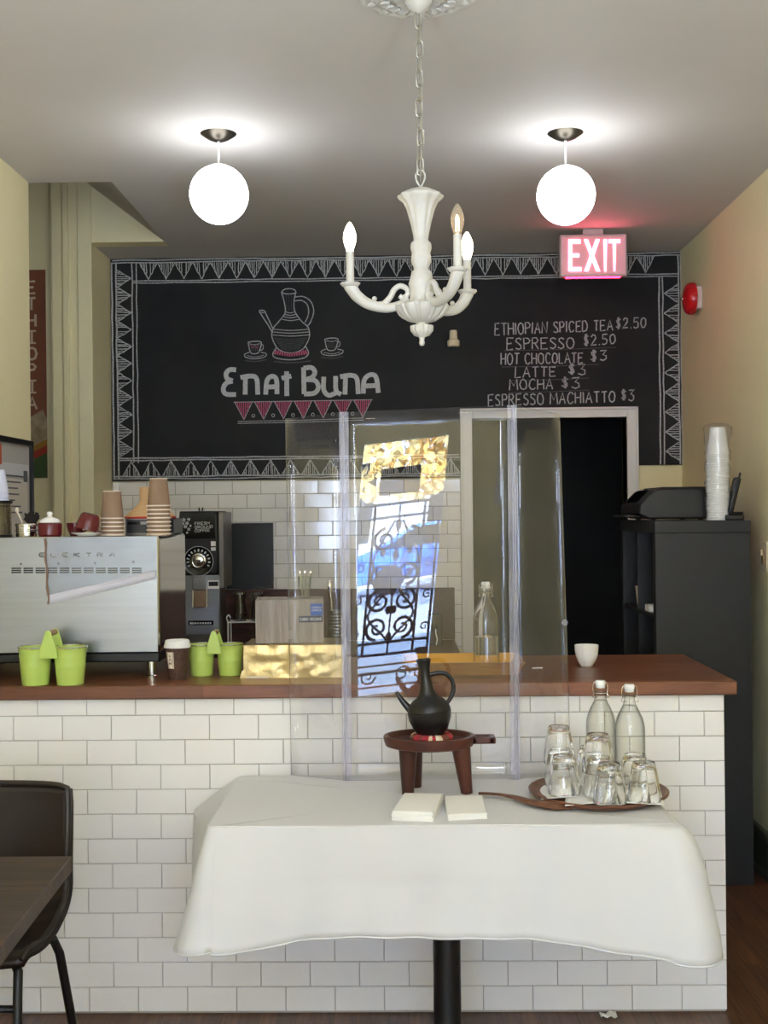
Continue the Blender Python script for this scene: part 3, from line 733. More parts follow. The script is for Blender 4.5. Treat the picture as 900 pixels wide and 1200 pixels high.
# poster in the hall
YH = YP + .07
pa, pb = PY(57, 560, YH - .004), PY(52, 316, YH - .004)
x1 = PY(54.5, 430, YH).x; x0 = x1 - .42
po = thing('travel_poster', 'tall brown ETHIOPIA poster with vertical lettering hanging in the hall', 'poster', ((x0 + x1) / 2, YH, (pa.z + pb.z) / 2))
hz = (pb.z - pa.z) / 2
MB().box(-.21, .21, -.004, 0, -hz, hz).build('sheet', mat('poster_brown', (126, 74, 50), .6, var=.1, vscale=5), po)
PP = lambda d_: (lambda a, b_: (a, d_, b_))
lw = MB(); zz = hz - .06; sy = .085
for ch in 'ETHIOPIA':
    wd, st = GL[ch]
    for s_ in st: lw.ribbon([(.165 - .028 + (a - wd / 2) * .075, zz - .062 + b_ * .062) for a, b_ in s_], .012, PP(-.0055))
    if ch == 'I': lw.ribbon([(.115, zz), (.158, zz)], .009, PP(-.0056)); lw.ribbon([(.115, zz - .062), (.158, zz - .062)], .009, PP(-.0056))
    zz -= sy
lw.build('lettering', mat('poster_cream', (206, 186, 160), .7), po, smooth=False)
tb = MB(); zz -= .0
tb.prism([(-.21, -hz), (.21, -hz), (.21, zz - .03), (.19, zz + .02), (.12, zz - .02), (.08, zz + .03), (.0, zz), (-.21, zz + .05)], .0008, T(0, -.0042, 0) @ RX(PI / 2)); tb.build('landscape', mat('poster_sand', (132, 116, 88), .7, c2=(186, 166, 134), vscale=14), po, smooth=False)
for col, off in (((150, 110, 30), .0), ((150, 50, 30), .03), ((60, 80, 40), .07)):
    bb = MB().prism([(-.21, -hz + .02 + max(0, .0)), (.0, -hz), (.21, -hz), (.21, -hz + .20 - off), (.05, -hz + .12 - off), (-.21, -hz + .06 - off * .3)], .0006, T(0, -.005 - off * .02, 0) @ RX(PI / 2))
    bb.build('colour_band', mat('poster_band_%d' % int(off * 100), col, .7), po, smooth=False)
fl = MB().prism([(.02, zz - .02), (.10, zz - .04), (.13, zz - .2), (.10, zz - .33), (.0, zz - .3), (-.03, zz - .15)], .0006, T(0, -.0053, 0) @ RX(PI / 2))
fl.build('figure', mat('poster_pale', (196, 180, 150), .7), po, smooth=False)

# exit sign
YE = 5.90
a_, b_ = PY(656, 275, YE), PY(735, 323, YE); cx = (a_.x + b_.x) / 2; cz = (a_.z + b_.z) / 2; hw = (b_.x - a_.x) / 2; hh = (a_.z - b_.z) / 2
ex = thing('exit_sign', 'lit red and white EXIT sign hanging from the ceiling beside the right globe', 'exit sign', (cx, YE, H))
dz = cz - H
MB().box(-hw, hw, 0, .05, dz - hh, dz + hh).build('housing', EXITH, ex, bevel=.005)
MB().box(-hw + .008, hw - .008, -.004, .002, dz - hh + .008, dz + hh - .012).build('face', EXITF, ex, bevel=.002)
MB().box(-.05, .05, .005, .045, dz + hh, 0).build('mount', EXITH, ex, bevel=.003)
MB().box(-hw + .03, hw - .03, .012, .038, dz - hh - .004, dz - hh).build('downlight', EXITD, ex)

lx = MB(); st = MB()
def exl(a, b_): p_ = PY(a, b_, YE - .0058); return (p_.x - cx, -.0062, p_.z - H)
def wpoly(pts):
    lx.add([exl(*p_) for p_ in pts], [tuple(range(len(pts)))])
for q in ([(666, 280.5), (670.6, 280.5), (670.6, 318), (666, 318)], [(670.6, 280.5), (680.5, 280.5), (680.5, 285.5), (670.6, 285.5)], [(670.6, 297), (679, 297), (679, 301.5), (670.6, 301.5)], [(670.6, 313), (681.5, 313), (681.5, 318), (670.6, 318)],
          [(684, 280.5), (689, 280.5), (703.5, 318), (698.5, 318)], [(698, 280.5), (703, 280.5), (689.5, 318), (684.5, 318)],
          [(707, 280.5), (711.5, 280.5), (710.5, 318), (708, 318)], [(713, 280.5), (727, 280.5), (727, 285), (713, 285)], [(718, 285), (722, 285), (721, 318), (719, 318)]): wpoly(q)
lx.build('letters', EXITL, ex, smooth=False)

# ------------------------------------------------------------------ pendants and chandelier
def pendant(xc, yc, xg, yg, label):
    # depth from the canopy touching the ceiling
    c_ = PZ(xc, yc, H); g_ = PY(xg, yg, c_.y)
    o = thing('pendant_globe', label, 'pendant light', (c_.x, c_.y, H), group='white globe pendants')
    MB().lathe([(0, -.028), (.018, -.027), (.04, -.018), (.058, -.006), (.066, 0), (0, 0)], 36).build('canopy', BRONZE, o)
    zg = g_.z - H; r = .107
    MB().tube([(0, 0, -.02), (0, 0, zg + r - .01)], .0045, 10).build('stem', WHITEP, o)
    prof = [(r * sin(PI * k / 26), zg - r * cos(PI * k / 26)) for k in range(25)]
    prof = [(0, zg - r)] + prof[1:] + [(0, prof[-1][1] + .001)]
    MB().lathe(prof, 40).build('globe_shade', GLOBE, o)
    MB().lathe([(0, zg + r * .985), (.03, zg + r * .985), (.031, zg + r * .96), (.0, zg + r * .96)], 24).build('collar', WHITEP, o)
    return o
pendant(256, 157, 255.5, 228, 'white globe pendant light hanging to the left of the chandelier')
g2 = pendant(662.5, 156, 665.5, 229, 'white globe pendant light hanging above the exit sign')
for k, (x_, y_) in enumerate(((-.66, 1.3), (.62, 1.3), (-.66, -.6), (.62, -.6))):  # unseen pendants added behind the camera to brighten the room
    dup(g2, (x_, y_, H), 0, 'added unseen globe pendant %s' % ('over the wooden table, on the permit side of the room', 'over the open floor, on the alarm bell side of the room', 'just inside the street door, on the permit side', 'just inside the street door, on the alarm bell side')[k])

YCH = 3.16
ctr = PY(493.5, 300, YCH); CX = ctr.x
def chz(y): return PY(493.5, y, YCH).z
md = thing('ceiling_medallion', 'round white plaster ceiling medallion above the chandelier chain', 'medallion', (CX, YCH, H))
def mrm(a, i): return 1 + (.03 * cos(14 * a) if i in (1, 2, 3, 9) else .02 * cos(28 * a) if i in (5, 6) else 0)
MB().lathe([(0, -.0), (.165, 0), (.163, -.012), (.15, -.02), (.135, -.014), (.125, -.022), (.105, -.03), (.09, -.02), (.075, -.024), (.06, -.036), (.045, -.03), (0, -.03)], 112, None, mrm).build('rosette', ANTIQ, md)
lf = MB()
for k in range(14):
    a = 2 * PI * k / 14; lf.sphere((0, 0, 0), .016, 10, T(.135 * cos(a), .135 * sin(a), -.016) @ RZ(a), (1.1, .8, .5))
for k in range(20):
    a = 2 * PI * k / 20; lf.sphere((0, 0, 0), .011, 8, T(.095 * cos(a), .095 * sin(a), -.026) @ RZ(a), (1.4, .7, .5))
lf.build('leaf_relief', ANTIQ, md)

ch = thing('chandelier', 'small antique white three-arm chandelier hanging on a chain', 'chandelier', (CX, YCH, H - .03))
cz0 = H - .03
MB().lathe([(0, 0), (.036, 0), (.036, -.008), (.028, -.022), (.014, -.034), (.006, -.038), (0, -.04)], 28).build('canopy', ANTIQ, ch)
zc1 = 2.443 - 82 / 1812 - cz0 + .035
cn = MB(); zt0 = -.036; nl = 11; step = (zc1 - zt0) / nl
for k in range(nl):
    zc = zt0 + step * (k + .5); hl = -step * .62; rw = .0095
    m_ = T(0.0015 * ((k % 3) - 1), 0, zc) @ RZ((k % 2) * PI / 2 + .5)
    pts = []
    for q in range(16):
        a = 2 * PI * q / 16; pts.append((rw * cos(a), 0, (hl - rw) * (1 if sin(a) > 0 else -1) * (abs(sin(a)) > .2) + rw * sin(a)))
    pts.append(pts[0]); cn.tube(pts, .0024, 6, m_, caps=False)
cn.tube([(0.003, .004, -.03), (-.002, .005, zt0 + step * 3.3), (.004, .004, zt0 + step * 7), (0, 0, zc1 - .02)], .0016, 6)
cn.build('chain', DSTEEL if False else mat('pale_chain_metal', (176, 170, 156), .4, metal=.6), ch)
lp = MB()
for sx in (-1, 1): lp.tube(catmull([(0, 0, zc1 - .036), (sx * .010, 0, zc1 - .018), (sx * .012, 0, zc1 - .002), (sx * .003, 0, zc1 + .012)], 5), .0025, 6)
lp.build('loop', ANTIQ, ch)
PR = [(15, 82), (55, 95), (105, 122), (106, 128), (100, 140), (80, 155), (64, 190), (48, 250), (36, 310), (34, 338), (47, 350), (50, 375), (42, 400), (46, 412), (47, 440), (36, 465), (34, 478), (47, 488), (50, 505), (57, 530), (62, 545), (58, 560), (55, 600), (60, 628), (125, 652), (122, 668), (96, 703), (60, 725), (28, 732), (26, 742), (54, 746), (52, 770), (36, 793), (15, 800), (11, 815), (14, 828), (10, 840), (0, 843)]
def crm(a, i):
    if 2 <= i <= 8: return 1 + .05 * cos(10 * a)
    if 10 <= i <= 15: return 1 + .02 * cos(8 * a)
    if 23 <= i <= 26: return 1 + .06 * cos(9 * a)
    if 29 <= i <= 32: return 1 + .05 * cos(12 * a)
    return 1
MB().lathe([(0, 2.443 - 80 / 1812 - cz0)] + [(r / 1812, 2.443 - y / 1812 - cz0) for r, y in PR], 80, None, lambda a, i: crm(a, i - 1)).build('column', ANTIQ, ch, angle=60)
lv = MB()
for k in range(9):
    a = 2 * PI * (k + .5) / 9; zz = lambda y: 2.443 - y / 1812 - cz0
    lv.tube([(.066 * cos(a), .066 * sin(a), zz(655)), (.055 * cos(a), .055 * sin(a), zz(690)), (.035 * cos(a), .035 * sin(a), zz(718))], [.007, .0065, .004], 8)
    lv.sphere((.066 * cos(a), .066 * sin(a), zz(656)), .008, 8)
lv.build('leaf_relief', ANTIQ, ch)
def bulb_mesh(): return MB().lathe([(0, -.004), (.009, -.004), (.0095, .004), (.0125, .012), (.0165, .026), (.0175, .036), (.0155, .05), (.010, .065), (.004, .075), (0, .078)], 24)
for ang, lit in ((177, True), (-62, False), (47, True)):
    zz = lambda y: 2.443 - y / 1812 - cz0
    m_ = RZ(math.radians(ang))
    path = catmull([(.038, 0, zz(610)), (.052, 0, zz(640)), (.09, 0, zz(657)), (.136, 0, zz(640)), (.168, 0, zz(602)), (.186, 0, zz(558)), (.189, 0, zz(545))], 6)
    n_ = len(path)
    am = MB().tube(path, [lerp(.011, .0185, (i / (n_ - 1)) ** 1.3) for i in range(n_)], 14, m_)
    # scroll next to the hub
    sc2 = [(.120, 0, zz(650)), (.100, 0, zz(636)), (.083, 0, zz(606)), (.072, 0, zz(570)), (.056, 0, zz(553)), (.039, 0, zz(568)), (.037, 0, zz(595)), (.05, 0, zz(610)), (.058, 0, zz(600))]
    am.tube(catmull(sc2, 5), [.008] * 8 + [.010] * 20 + [.006] * 8, 10, m_) if False else am.tube(catmull(sc2, 5), [.0085, .0065], 10, m_)
    am.sphere((.125, 0, zz(612)), .007, 10, m_); am.sphere((.11, 0, zz(640)), .009, 10, m_)
    arm = am.build('arm', ANTIQ, ch, angle=60)
    MB().lathe([(0, zz(552)), (.018, zz(552)), (.022, zz(548)), (.026, zz(537)), (.0255, zz(533)), (.014, zz(534)), (0, zz(534))], 40, m_ @ T(.189, 0, 0), lambda a, i: 1 + (.05 * cos(10 * a) if i in (3, 4) else 0)).build('cup', ANTIQ, arm)
    MB().lathe([(0, zz(535)), (.0108, zz(535)), (.0105, zz(382)), (.0, zz(382))], 20, m_ @ T(.189, 0, 0)).build('candle_sleeve', ANTIQ, arm)
    if lit:
        bulb_mesh().build('bulb', BULB, arm, loc=(m_ @ Vector((.189, 0, zz(380)))))
    else:
        bulb_mesh().build('bulb', BULBG, arm, loc=(m_ @ Vector((.189, 0, zz(380)))))
        MB().tube([(-.004, 0, .008), (-.003, 0, .042), (0, 0, .048), (.003, 0, .042), (.004, 0, .008)], .0012, 6).build('filament', FILA, arm, loc=(m_ @ Vector((.189, 0, zz(380)))))

# ------------------------------------------------------------------ table with cloth
ZT = .742
fl = PZ(244, 970, ZT); frr = PZ(790, 968, ZT)
TX0, TX1 = fl.x, frr.x; TY0, TY1 = (fl.y + frr.y) / 2, 3.605
tb = thing('pedestal_table', 'black pedestal table under the white tablecloth in front of the counter', 'table', (.12, 3.3, 0))
loc_build(MB().box(TX0 + .004, TX1 - .004, TY0 + .004, TY1 - .004, ZT - .03, ZT), 'tabletop', DWOOD, tb, bevel=.003)
PXT = PY(524, 1150, 3.3).x - tb.location.x
MB().tube([(PXT, 0, .03), (PXT, 0, ZT - .03)], .038, 24).build('column', BLACKM, tb)
MB().box(PXT - .28, PXT + .28, -.03, .03, .0, .035).box(PXT - .03, PXT + .03, -.25, .25, .0, .035).build('base', BLACKM, tb, bevel=.008)
MB().box(PXT - .25, PXT + .25, -.03, .03, ZT - .05, ZT - .03).build('bracket', BLACKM, tb, bevel=.003)

per = []     # (point, normal, side, fraction)
rc_ = .018
def arc(cx, cy, a0, side):
    for k in range(9):
        a = a0 + PI / 2 * k / 8; per.append(((cx + rc_ * cos(a), cy + rc_ * sin(a)), (cos(a), sin(a)), side, k / 8))
nE = 64
for k in range(nE): per.append(((lerp(TX0 + rc_, TX1 - rc_, k / nE), TY0), (0, -1), 'F', k / nE))
arc(TX1 - rc_, TY0 + rc_, -PI / 2, 'FR')
nS = 34
for k in range(nS): per.append(((TX1, lerp(TY0 + rc_, TY1 - rc_, k / nS)), (1, 0), 'R', k / nS))
arc(TX1 - rc_, TY1 - rc_, 0, 'BR')
for k in range(nE): per.append(((lerp(TX1 - rc_, TX0 + rc_, k / nE), TY1), (0, 1), 'B', k / nE))
arc(TX0 + rc_, TY1 - rc_, PI / 2, 'BL')
for k in range(nS): per.append(((TX0, lerp(TY1 - rc_, TY0 + rc_, k / nS)), (-1, 0), 'L', k / nS))
arc(TX0 + rc_, TY0 + rc_, PI, 'FL')
def g(x, s_): return math.exp(-(x / s_) ** 2)
def hang(side, f):
    """(outward reach at hem, drop, roundness of the bend)"""
    if side == 'F':
        o = .028 + .05 * g(f, .10) + .075 * g(1 - f, .12) + .006 * sin(f * 23) + .004 * sin(f * 51 + 1)
        d = .262 + .034 * g(f, .28) + .052 * (f ** 2.2) + .004 * sin(f * 17)
        return o, d, .9 - .5 * g(1 - f, .12)
    if side == 'FR': return .105 + .02 * sin(PI * f), .318 + .006 * sin(PI * f), .36
    if side == 'R':
        return .09 - .05 * f + .012 * sin(f * 14), .315 - .06 * f, .4
    if side == 'BR': return .055 - .035 * f, .27, .6
    if side == 'B': return .018 + .006 * sin(f * 40), .28, .6
    if side == 'BL': return .02 + .09 * f, .31, .6 - .3 * f
    if side == 'L':
        return .065 + .065 * g(f - .1, .3) - .075 * g(f - .62, .13) + .008 * sin(f * 11 + 1), .34 - .06 * f + .09 * g(f - .6, .12) + .02 * sin(f * 9), .6 + .3 * f
    if side == 'FL': return .075 + .025 * sin(PI * f), .292 + .008 * sin(PI * f), .95
vs = []; fs = []; nP = len(per); rows = 24
mbc = MB()
# top sheet: concentric shrink of the perimeter towards the centre
cxm, cym = (TX0 + TX1) / 2, (TY0 + TY1) / 2
ZC_ = ZT + .004
rings = []
for s_ in (0.0, .25, .5, .75, .92, .985, .997, 1.0):
    row = []
    for (p_, n_, sd, f_) in per:
        x = lerp(cxm, p_[0], s_); y = lerp(cym, p_[1], s_)
        row.append(Vector((x, y, ZC_ - (.0015 if s_ == 1 else 0) + .0005 * sin(x * 9) * (s_ < 1))))
    rings.append(row)
for j in range(1, rows + 1):
    t_ = (j / rows) ** 1.7; row = []
    for i, (p_, n_, sd, f_) in enumerate(per):
        o_, d_, rr = hang(sd, f_)
        q = t_ ** rr
        if sd in ('L', 'BL'): bl_ = 1.0 if sd == 'BL' else max(0, 1 - f_ / .75); q = lerp(q, min(1, t_ / .27) ** .95, bl_)
        wob = (.003 * sin(i * .35 + t_ * 2) + .0022 * sin(i * .13 - t_ * 9)) * t_ - (.0022 * math.exp(-((t_ - .52) / .03) ** 2))
        drop = d_ * t_
        bend = .003 + (o_ - .003) * q + wob
        row.append(Vector((p_[0] + n_[0] * bend, p_[1] + n_[1] * bend, ZC_ - .0015 - drop)))
    rings.append(row)
W = [v for r in rings for v in r]
fs = []
for j in range(len(rings) - 1):
    for i in range(nP):
        i2 = (i + 1) % nP
        fs.append((j * nP + i, (j + 1) * nP + i, (j + 1) * nP + i2, j * nP + i2))
mbc.add(W, fs)
o = mbc.build('tablecloth', CLOTH, angle=34, solid=.0016)
tag(o, 'white linen tablecloth draped over the table in front of the tiled counter', 'tablecloth')
hm_ = MB()
hr = rings[-1] + [rings[-1][0]]
hm_.tube([v + Vector((0, 0, .003)) for v in hr], .0026, 6, caps=False)
hm_.build('hem', CLOTH, o)
ZS = ZC_ + .001       # what stands on the cloth

# ------------------------------------------------------------------ clear folding screen
YS = 3.535
zb = ZS; sl_, sr_ = PY(405, 700, YS).x, PY(602, 700, YS).x
ztl, ztr = PY(405, 483, YS).z, PY(602, 475, YS).z
xcS, zcS = (sl_ + sr_) / 2, (zb + ztl) / 2
sg = thing('sneeze_guard', 'clear acrylic folding screen standing on the back edge of the white table', 'screen', (xcS, YS, zb))
KT = -.024
def cpan(u, v):
    x = lerp(sl_, sr_, u) - xcS; z = lerp(0, lerp(ztl, ztr, u) - zb, v)
    return Vector((x, KT * x * (z - (zcS - zb)), z))
MB().grid(cpan, 14, 24).build('centre_panel', ACRYL, sg, solid=.005, angle=80)
lx0 = PY(337, 700, 3.612).x - xcS; rx1 = PY(664, 800, 3.615).x - xcS
def lpan(u, v):
    x = lerp(sl_ - xcS - .006, lx0 + .006 * (1 - v), u); return Vector((x, lerp(.002, .075, u), lerp(0, lerp(ztl, ztl - .012, u) - zb, v)))
def rpan(u, v):
    x = lerp(sr_ - xcS + .006, rx1 + lerp(.010, -.014, v), u); return Vector((x, lerp(.002, .078, u), lerp(0, lerp(ztr, ztr - .022, u) - zb, v)))
MB().grid(lpan, 4, 6).build('side_panel', ACRYL, sg, solid=.005)
rp = MB().grid(rpan, 4, 6).build('side_panel', ACRYL, sg, solid=.005)
q = rpan(.97, .42); MB().lathe([(0, -.004), (.009, -.004), (.009, .004), (0, .004)], 16, T(q.x, q.y - .006, q.z) @ RX(PI / 2)).build('bumper', ACRYLJ, rp)
for xx, zt_ in ((sl_ - xcS, ztl), (sr_ - xcS, ztr)):
    s_ = -1 if xx < 0 else 1
    MB().box(xx - .014, xx + .014, -.007, -.003, .0, zt_ - zb).box(xx + s_ * .004 - .004, xx + s_ * .004 + .004, -.009, .009, 0, zt_ - zb).build('corner_joint', ACRYLJ, sg)

for o_ in sg.children:
    if o_.name.startswith(('centre_panel', 'side_panel')):
        o_.data.materials.append(ACRYLE); o_.modifiers['solid'].material_offset_rim = 1
# ------------------------------------------------------------------ coffee pot on its stool
YST = 3.385; stx = PY(503, 870, YST).x; zrim = .908
stl = thing('wooden_stool', 'small dark carved wooden stool standing on the white tablecloth', 'stool', (stx, YST, ZS))
zr = zrim - ZS
dish = [(0, zr - .030), (.105, zr - .034), (.124, zr - .028), (.130, zr - .012), (.130, zr - .003), (.127, zr), (.118, zr), (.114, zr - .004), (.108, zr - .014), (.09, zr - .019), (0, zr - .020)]
MB().lathe(dish, 56, Matrix.Diagonal((1, .80, 1, 1))).build('seat', STOOLW, stl)
hb = MB(); a0 = .118
for y0_, y1_ in ((-.03, -.014), (.014, .03)): hb.box(a0, .185, y0_, y1_, zr - .022, zr - .004)
hb.box(.168, .187, -.03, .03, zr - .022, zr - .004); hb.box(a0, .135, -.03, .03, zr - .022, zr - .004)
hb.build('grip_tab', STOOLW, stl, bevel=.004)
for (bx_, by_, tx_, ty_) in ((PY(478, 925, 3.36).x - stx, -.03, PY(479, 880, 3.36).x - stx - .002, -.025), (PY(547, 925, 3.365).x - stx, -.022, PY(540, 880, 3.365).x - stx, -.018), (PY(484, 920, 3.46).x - stx + .008, .062, PY(483, 880, 3.46).x - stx + .004, .052)):
    n_ = 8
    MB().tube([(lerp(bx_, tx_, k / n_), lerp(by_, ty_, k / n_), lerp(0, zr - .028, k / n_)) for k in range(n_ + 1)], [lerp(.0195, .032, k / n_) for k in range(n_ + 1)], 16, flat=.85).build('leg', STOOLW, stl)
# woven ring
rgx = PY(506, 858, YST).x; zdish = zrim - .0195
RC = [(150, 36, 52), (206, 190, 160), (120, 60, 40), (176, 44, 60), (226, 214, 196), (104, 72, 48)]
RM = [mat('woven_%d' % k, c_, .85) for k, c_ in enumerate(RC)]
ring = thing('woven_ring', 'striped red and tan woven ring cushion under the black coffee pot', 'pot ring', (rgx, YST, zdish))
NSEG = 36; seg_mb = MB(); seg_ix = []
random.seed(3)
for k in range(NSEG):
    a = 2 * PI * k / NSEG; c_ = [0, 0, 1, 0, 4, 1, 2, 5, 2, 3, 0, 2][k % 12]
    R_ = .045; r_ = .0145
    pts = []
    for j in range(10):
        b_ = 2 * PI * j / 10; pts.append((r_ * 1.05 * cos(b_), r_ * .85 * sin(b_)))
    vs_ = []
    for aa in (a, a + 2 * PI / NSEG / 2, a + 2 * PI / NSEG):
        bump_ = 1.06 if aa == a + 2 * PI / NSEG / 2 else .97
        for (u_, v_) in pts: vs_.append(((R_ + u_ * bump_) * cos(aa), (R_ + u_ * bump_) * sin(aa), .0125 + v_ * bump_))
    f_ = [(q_ * 10 + j, q_ * 10 + (j + 1) % 10, (q_ + 1) * 10 + (j + 1) % 10, (q_ + 1) * 10 + j)[::-1] for q_ in range(2) for j in range(10)]
    seg_mb.add(vs_, f_); seg_ix += [c_] * len(f_)
wv = seg_mb.build('weave', RM[0], ring, angle=60)
for m__ in RM[1:]: wv.data.materials.append(m__)
for p__, c_ in zip(wv.data.polygons, seg_ix): p__.material_index = c_
jz = zdish + .019
jb = thing('coffee_pot', 'black clay long-necked Ethiopian coffee pot on the wooden stool', 'coffee pot', (rgx, YST, jz))
tilt = RY(-.10)
MB().lathe([(0, 0), (.034, 0), (.048, .016), (.0595, .045), (.0625, .066), (.0605, .0685), (.0615, .071), (.058, .084), (.046, .098), (.031, .108), (.0235, .119), (.019, .135), (.0155, .155), (.0138, .172), (.0152, .19), (.0195, .207), (.0215, .214), (.0195, .216), (.015, .208), (.010, .19), (0, .185)], 40, tilt).build('body', CLAY, jb)
sp = catmull([(-.046, 0, .072), (-.058, 0, .084), (-.072, 0, .104), (-.083, 0, .124), (-.088, 0, .132)], 5)
MB().tube(sp, [lerp(.0135, .0042, (i / (len(sp) - 1)) ** .8) for i in range(len(sp))], 12, tilt).build('spout', CLAY, jb)
hd = catmull([(.012, 0, .170), (.035, 0, .173), (.058, 0, .168), (.073, 0, .15), (.076, 0, .125), (.068, 0, .104), (.052, 0, .084)], 6)
MB().tube(hd, .0062, 12, tilt).build('handle', CLAY, jb)

# ------------------------------------------------------------------ napkin stacks
def napkins(pts, h, label):
    P = [PZ(x, y, ZS + h) for x, y in pts]; c_ = sum(P, Vector()) / 4; c_.z = ZS
    o_ = thing('napkin_stack', label, 'napkins', c_)
    nl_ = 9
    mb = MB()
    random.seed(len(label))
    for k in range(nl_):
        j = lambda: random.uniform(-.0016, .0016)
        poly = [(p.x - c_.x + j(), p.y - c_.y + j()) for p in P]
        mb.prism(poly, h / nl_ * .93, T(0, 0, k * h / nl_))
    mb.build('napkin_layers', PAPER, o_, bevel=.0006, seg=1)
    e0, e1 = P[3] - c_, P[2] - c_
    MB().tube([(e0.x + .002, e0.y + .004, h - .002), (e1.x - .002, e1.y + .004, h - .002)], .003, 8).build('top_fold', PAPER, o_)
    return o_
napkins([(474, 929), (519, 930), (507, 952), (459, 951)], .024, 'thicker white napkin stack on the tablecloth, nearest the stool leg')
napkins([(521, 932.5), (565, 932), (571, 953), (525, 955)], .015, 'thinner flat white napkin stack on the tablecloth, beside the thick one')

# ------------------------------------------------------------------ paddle tray, bottles and tumblers
pdx, pdy = PY(701, 930, 3.315).x, 3.315
pd = thing('paddle_tray', 'round wooden paddle tray with long handle holding glasses on the tablecloth', 'tray', (pdx, pdy, ZS))
MB().lathe([(0, 0), (.15, 0), (.178, .006), (.191, .016), (.192, .021), (.187, .022), (.175, .016), (.15, .012), (0, .012)], 64, Matrix.Diagonal((1, 1.03, 1, 1))).build('plate', PADDLE, pd)
hp = [PZ(672, 944, ZS + .012), PZ(645, 943.5, ZS + .012), PZ(622, 940, ZS + .012), PZ(603, 934.5, ZS + .012), PZ(582, 931, ZS + .012), PZ(561, 930, ZS + .012)]
hp = [Vector((p.x - pdx, p.y - pdy, .0130)) for p in hp]; hp[0].z = .006; hp[1].z = .011; hpc = catmull(hp, 6)
MB().tube(hpc, [lerp(.034, .0105, min(1, i / (len(hpc) - 1) * 1.35) ** .8) * min(1, .15 + i / 5) for i in range(len(hpc))], 14, flat=.34).build('handle', PADDLE, pd)
zp = ZS + .0125
def nap_sheet(pts, k, label):
    P = [PZ(x, y, zp + .003) for x, y in pts]; c_ = sum(P, Vector()) / len(P)
    mb = MB()
    def fn(u, v):
        a = P[0].lerp(P[1], u); b_ = P[3].lerp(P[2], u); q_ = a.lerp(b_, v)
        return Vector((q_.x - c_.x, q_.y - c_.y, .001 * k + .0012 * sin(u * 7 + k) * sin(v * 5) * 0 + (.006 * max(0, v - .88) / .12 * (1 if k == 0 else .6))))
    mb.grid(fn, 14, 14); o_ = mb.build('paper_napkin', PAPER, loc=(c_.x, c_.y, zp + .0006 + .0016 * k), solid=.0008)
    return tag(o_, label, 'napkin', 'napkins under the tumblers')
nap_sheet([(630, 910), (700, 908), (716, 932), (634, 938)], 0, 'white paper napkin on the tray under the two tumblers nearest the stool')
nap_sheet([(664, 915), (736, 912), (752, 938), (662, 946)], 1, 'white paper napkin on the tray under the middle tumblers')
nap_sheet([(712, 914), (770, 912), (779, 946), (700, 942)], 2, 'white paper napkin on the tray under the tumblers at its outer end')
zg = zp + .0062
def tumbler_mesh():
    """inverted faceted tumbler, rim down"""
    Hh = .104
    out = [(.0425, .000), (.0437, .003), (.0425, .03), (.041, .036), (.0385, .06), (.034, .085), (.0305, .099), (.028, .104), (.0, .104)]
    inn = [(.0, .086), (.025, .087), (.028, .083), (.0355, .05), (.0385, .03), (.0405, .003), (.0418, .0)]
    def rm(a, i):
        if 3 <= i <= 6: return 1 - .035 * (1 - abs(cos(a * 4.5))) * (1 if i > 3 else .4)
        return 1
    prof = out + inn + [out[0]]
    vs_ = MB().lathe(prof, 72, None, rm)
    return vs_
tm = tumbler_mesh().build('tumbler', GLASS, angle=50)
S_ = .062
TB = [
 (656, 3.375, 0, 'inverted clear tumbler at the bottom of the stack nearest the acrylic screen'),
 (655.5, 3.375, 1, 'inverted clear tumbler on top of the stack nearest the acrylic screen'),
 (661, 3.275, 0, 'single inverted clear tumbler in front of the stack nearest the acrylic screen'),
 (691.5, 3.395, 0, 'inverted clear tumbler half hidden between the two stacks of tumblers'),
 (702, 3.255, 0, 'inverted clear tumbler at the bottom of the stack in front of the left bottle'),
 (701, 3.255, 1, 'inverted clear tumbler on top of the stack in front of the left bottle'),
 (714, 3.168, 0, 'single inverted clear tumbler at the front middle edge of the paddle tray'),
 (744, 3.285, 0, 'inverted clear tumbler standing right in front of the right bottle'),
 (754.5, 3.185, 0, 'inverted clear tumbler at the front, nearest the free end of the tray')]
for k, (x, Y, lv_, lab) in enumerate(TB):
    o_ = tm if k == 0 else copy_tree(tm)
    o_.location = (PY(x, 900, Y).x, Y, zg + lv_ * S_); o_.rotation_euler = (0, 0, .2 * k)
    tag(o_, lab, 'glass', 'inverted tumblers on the tray')
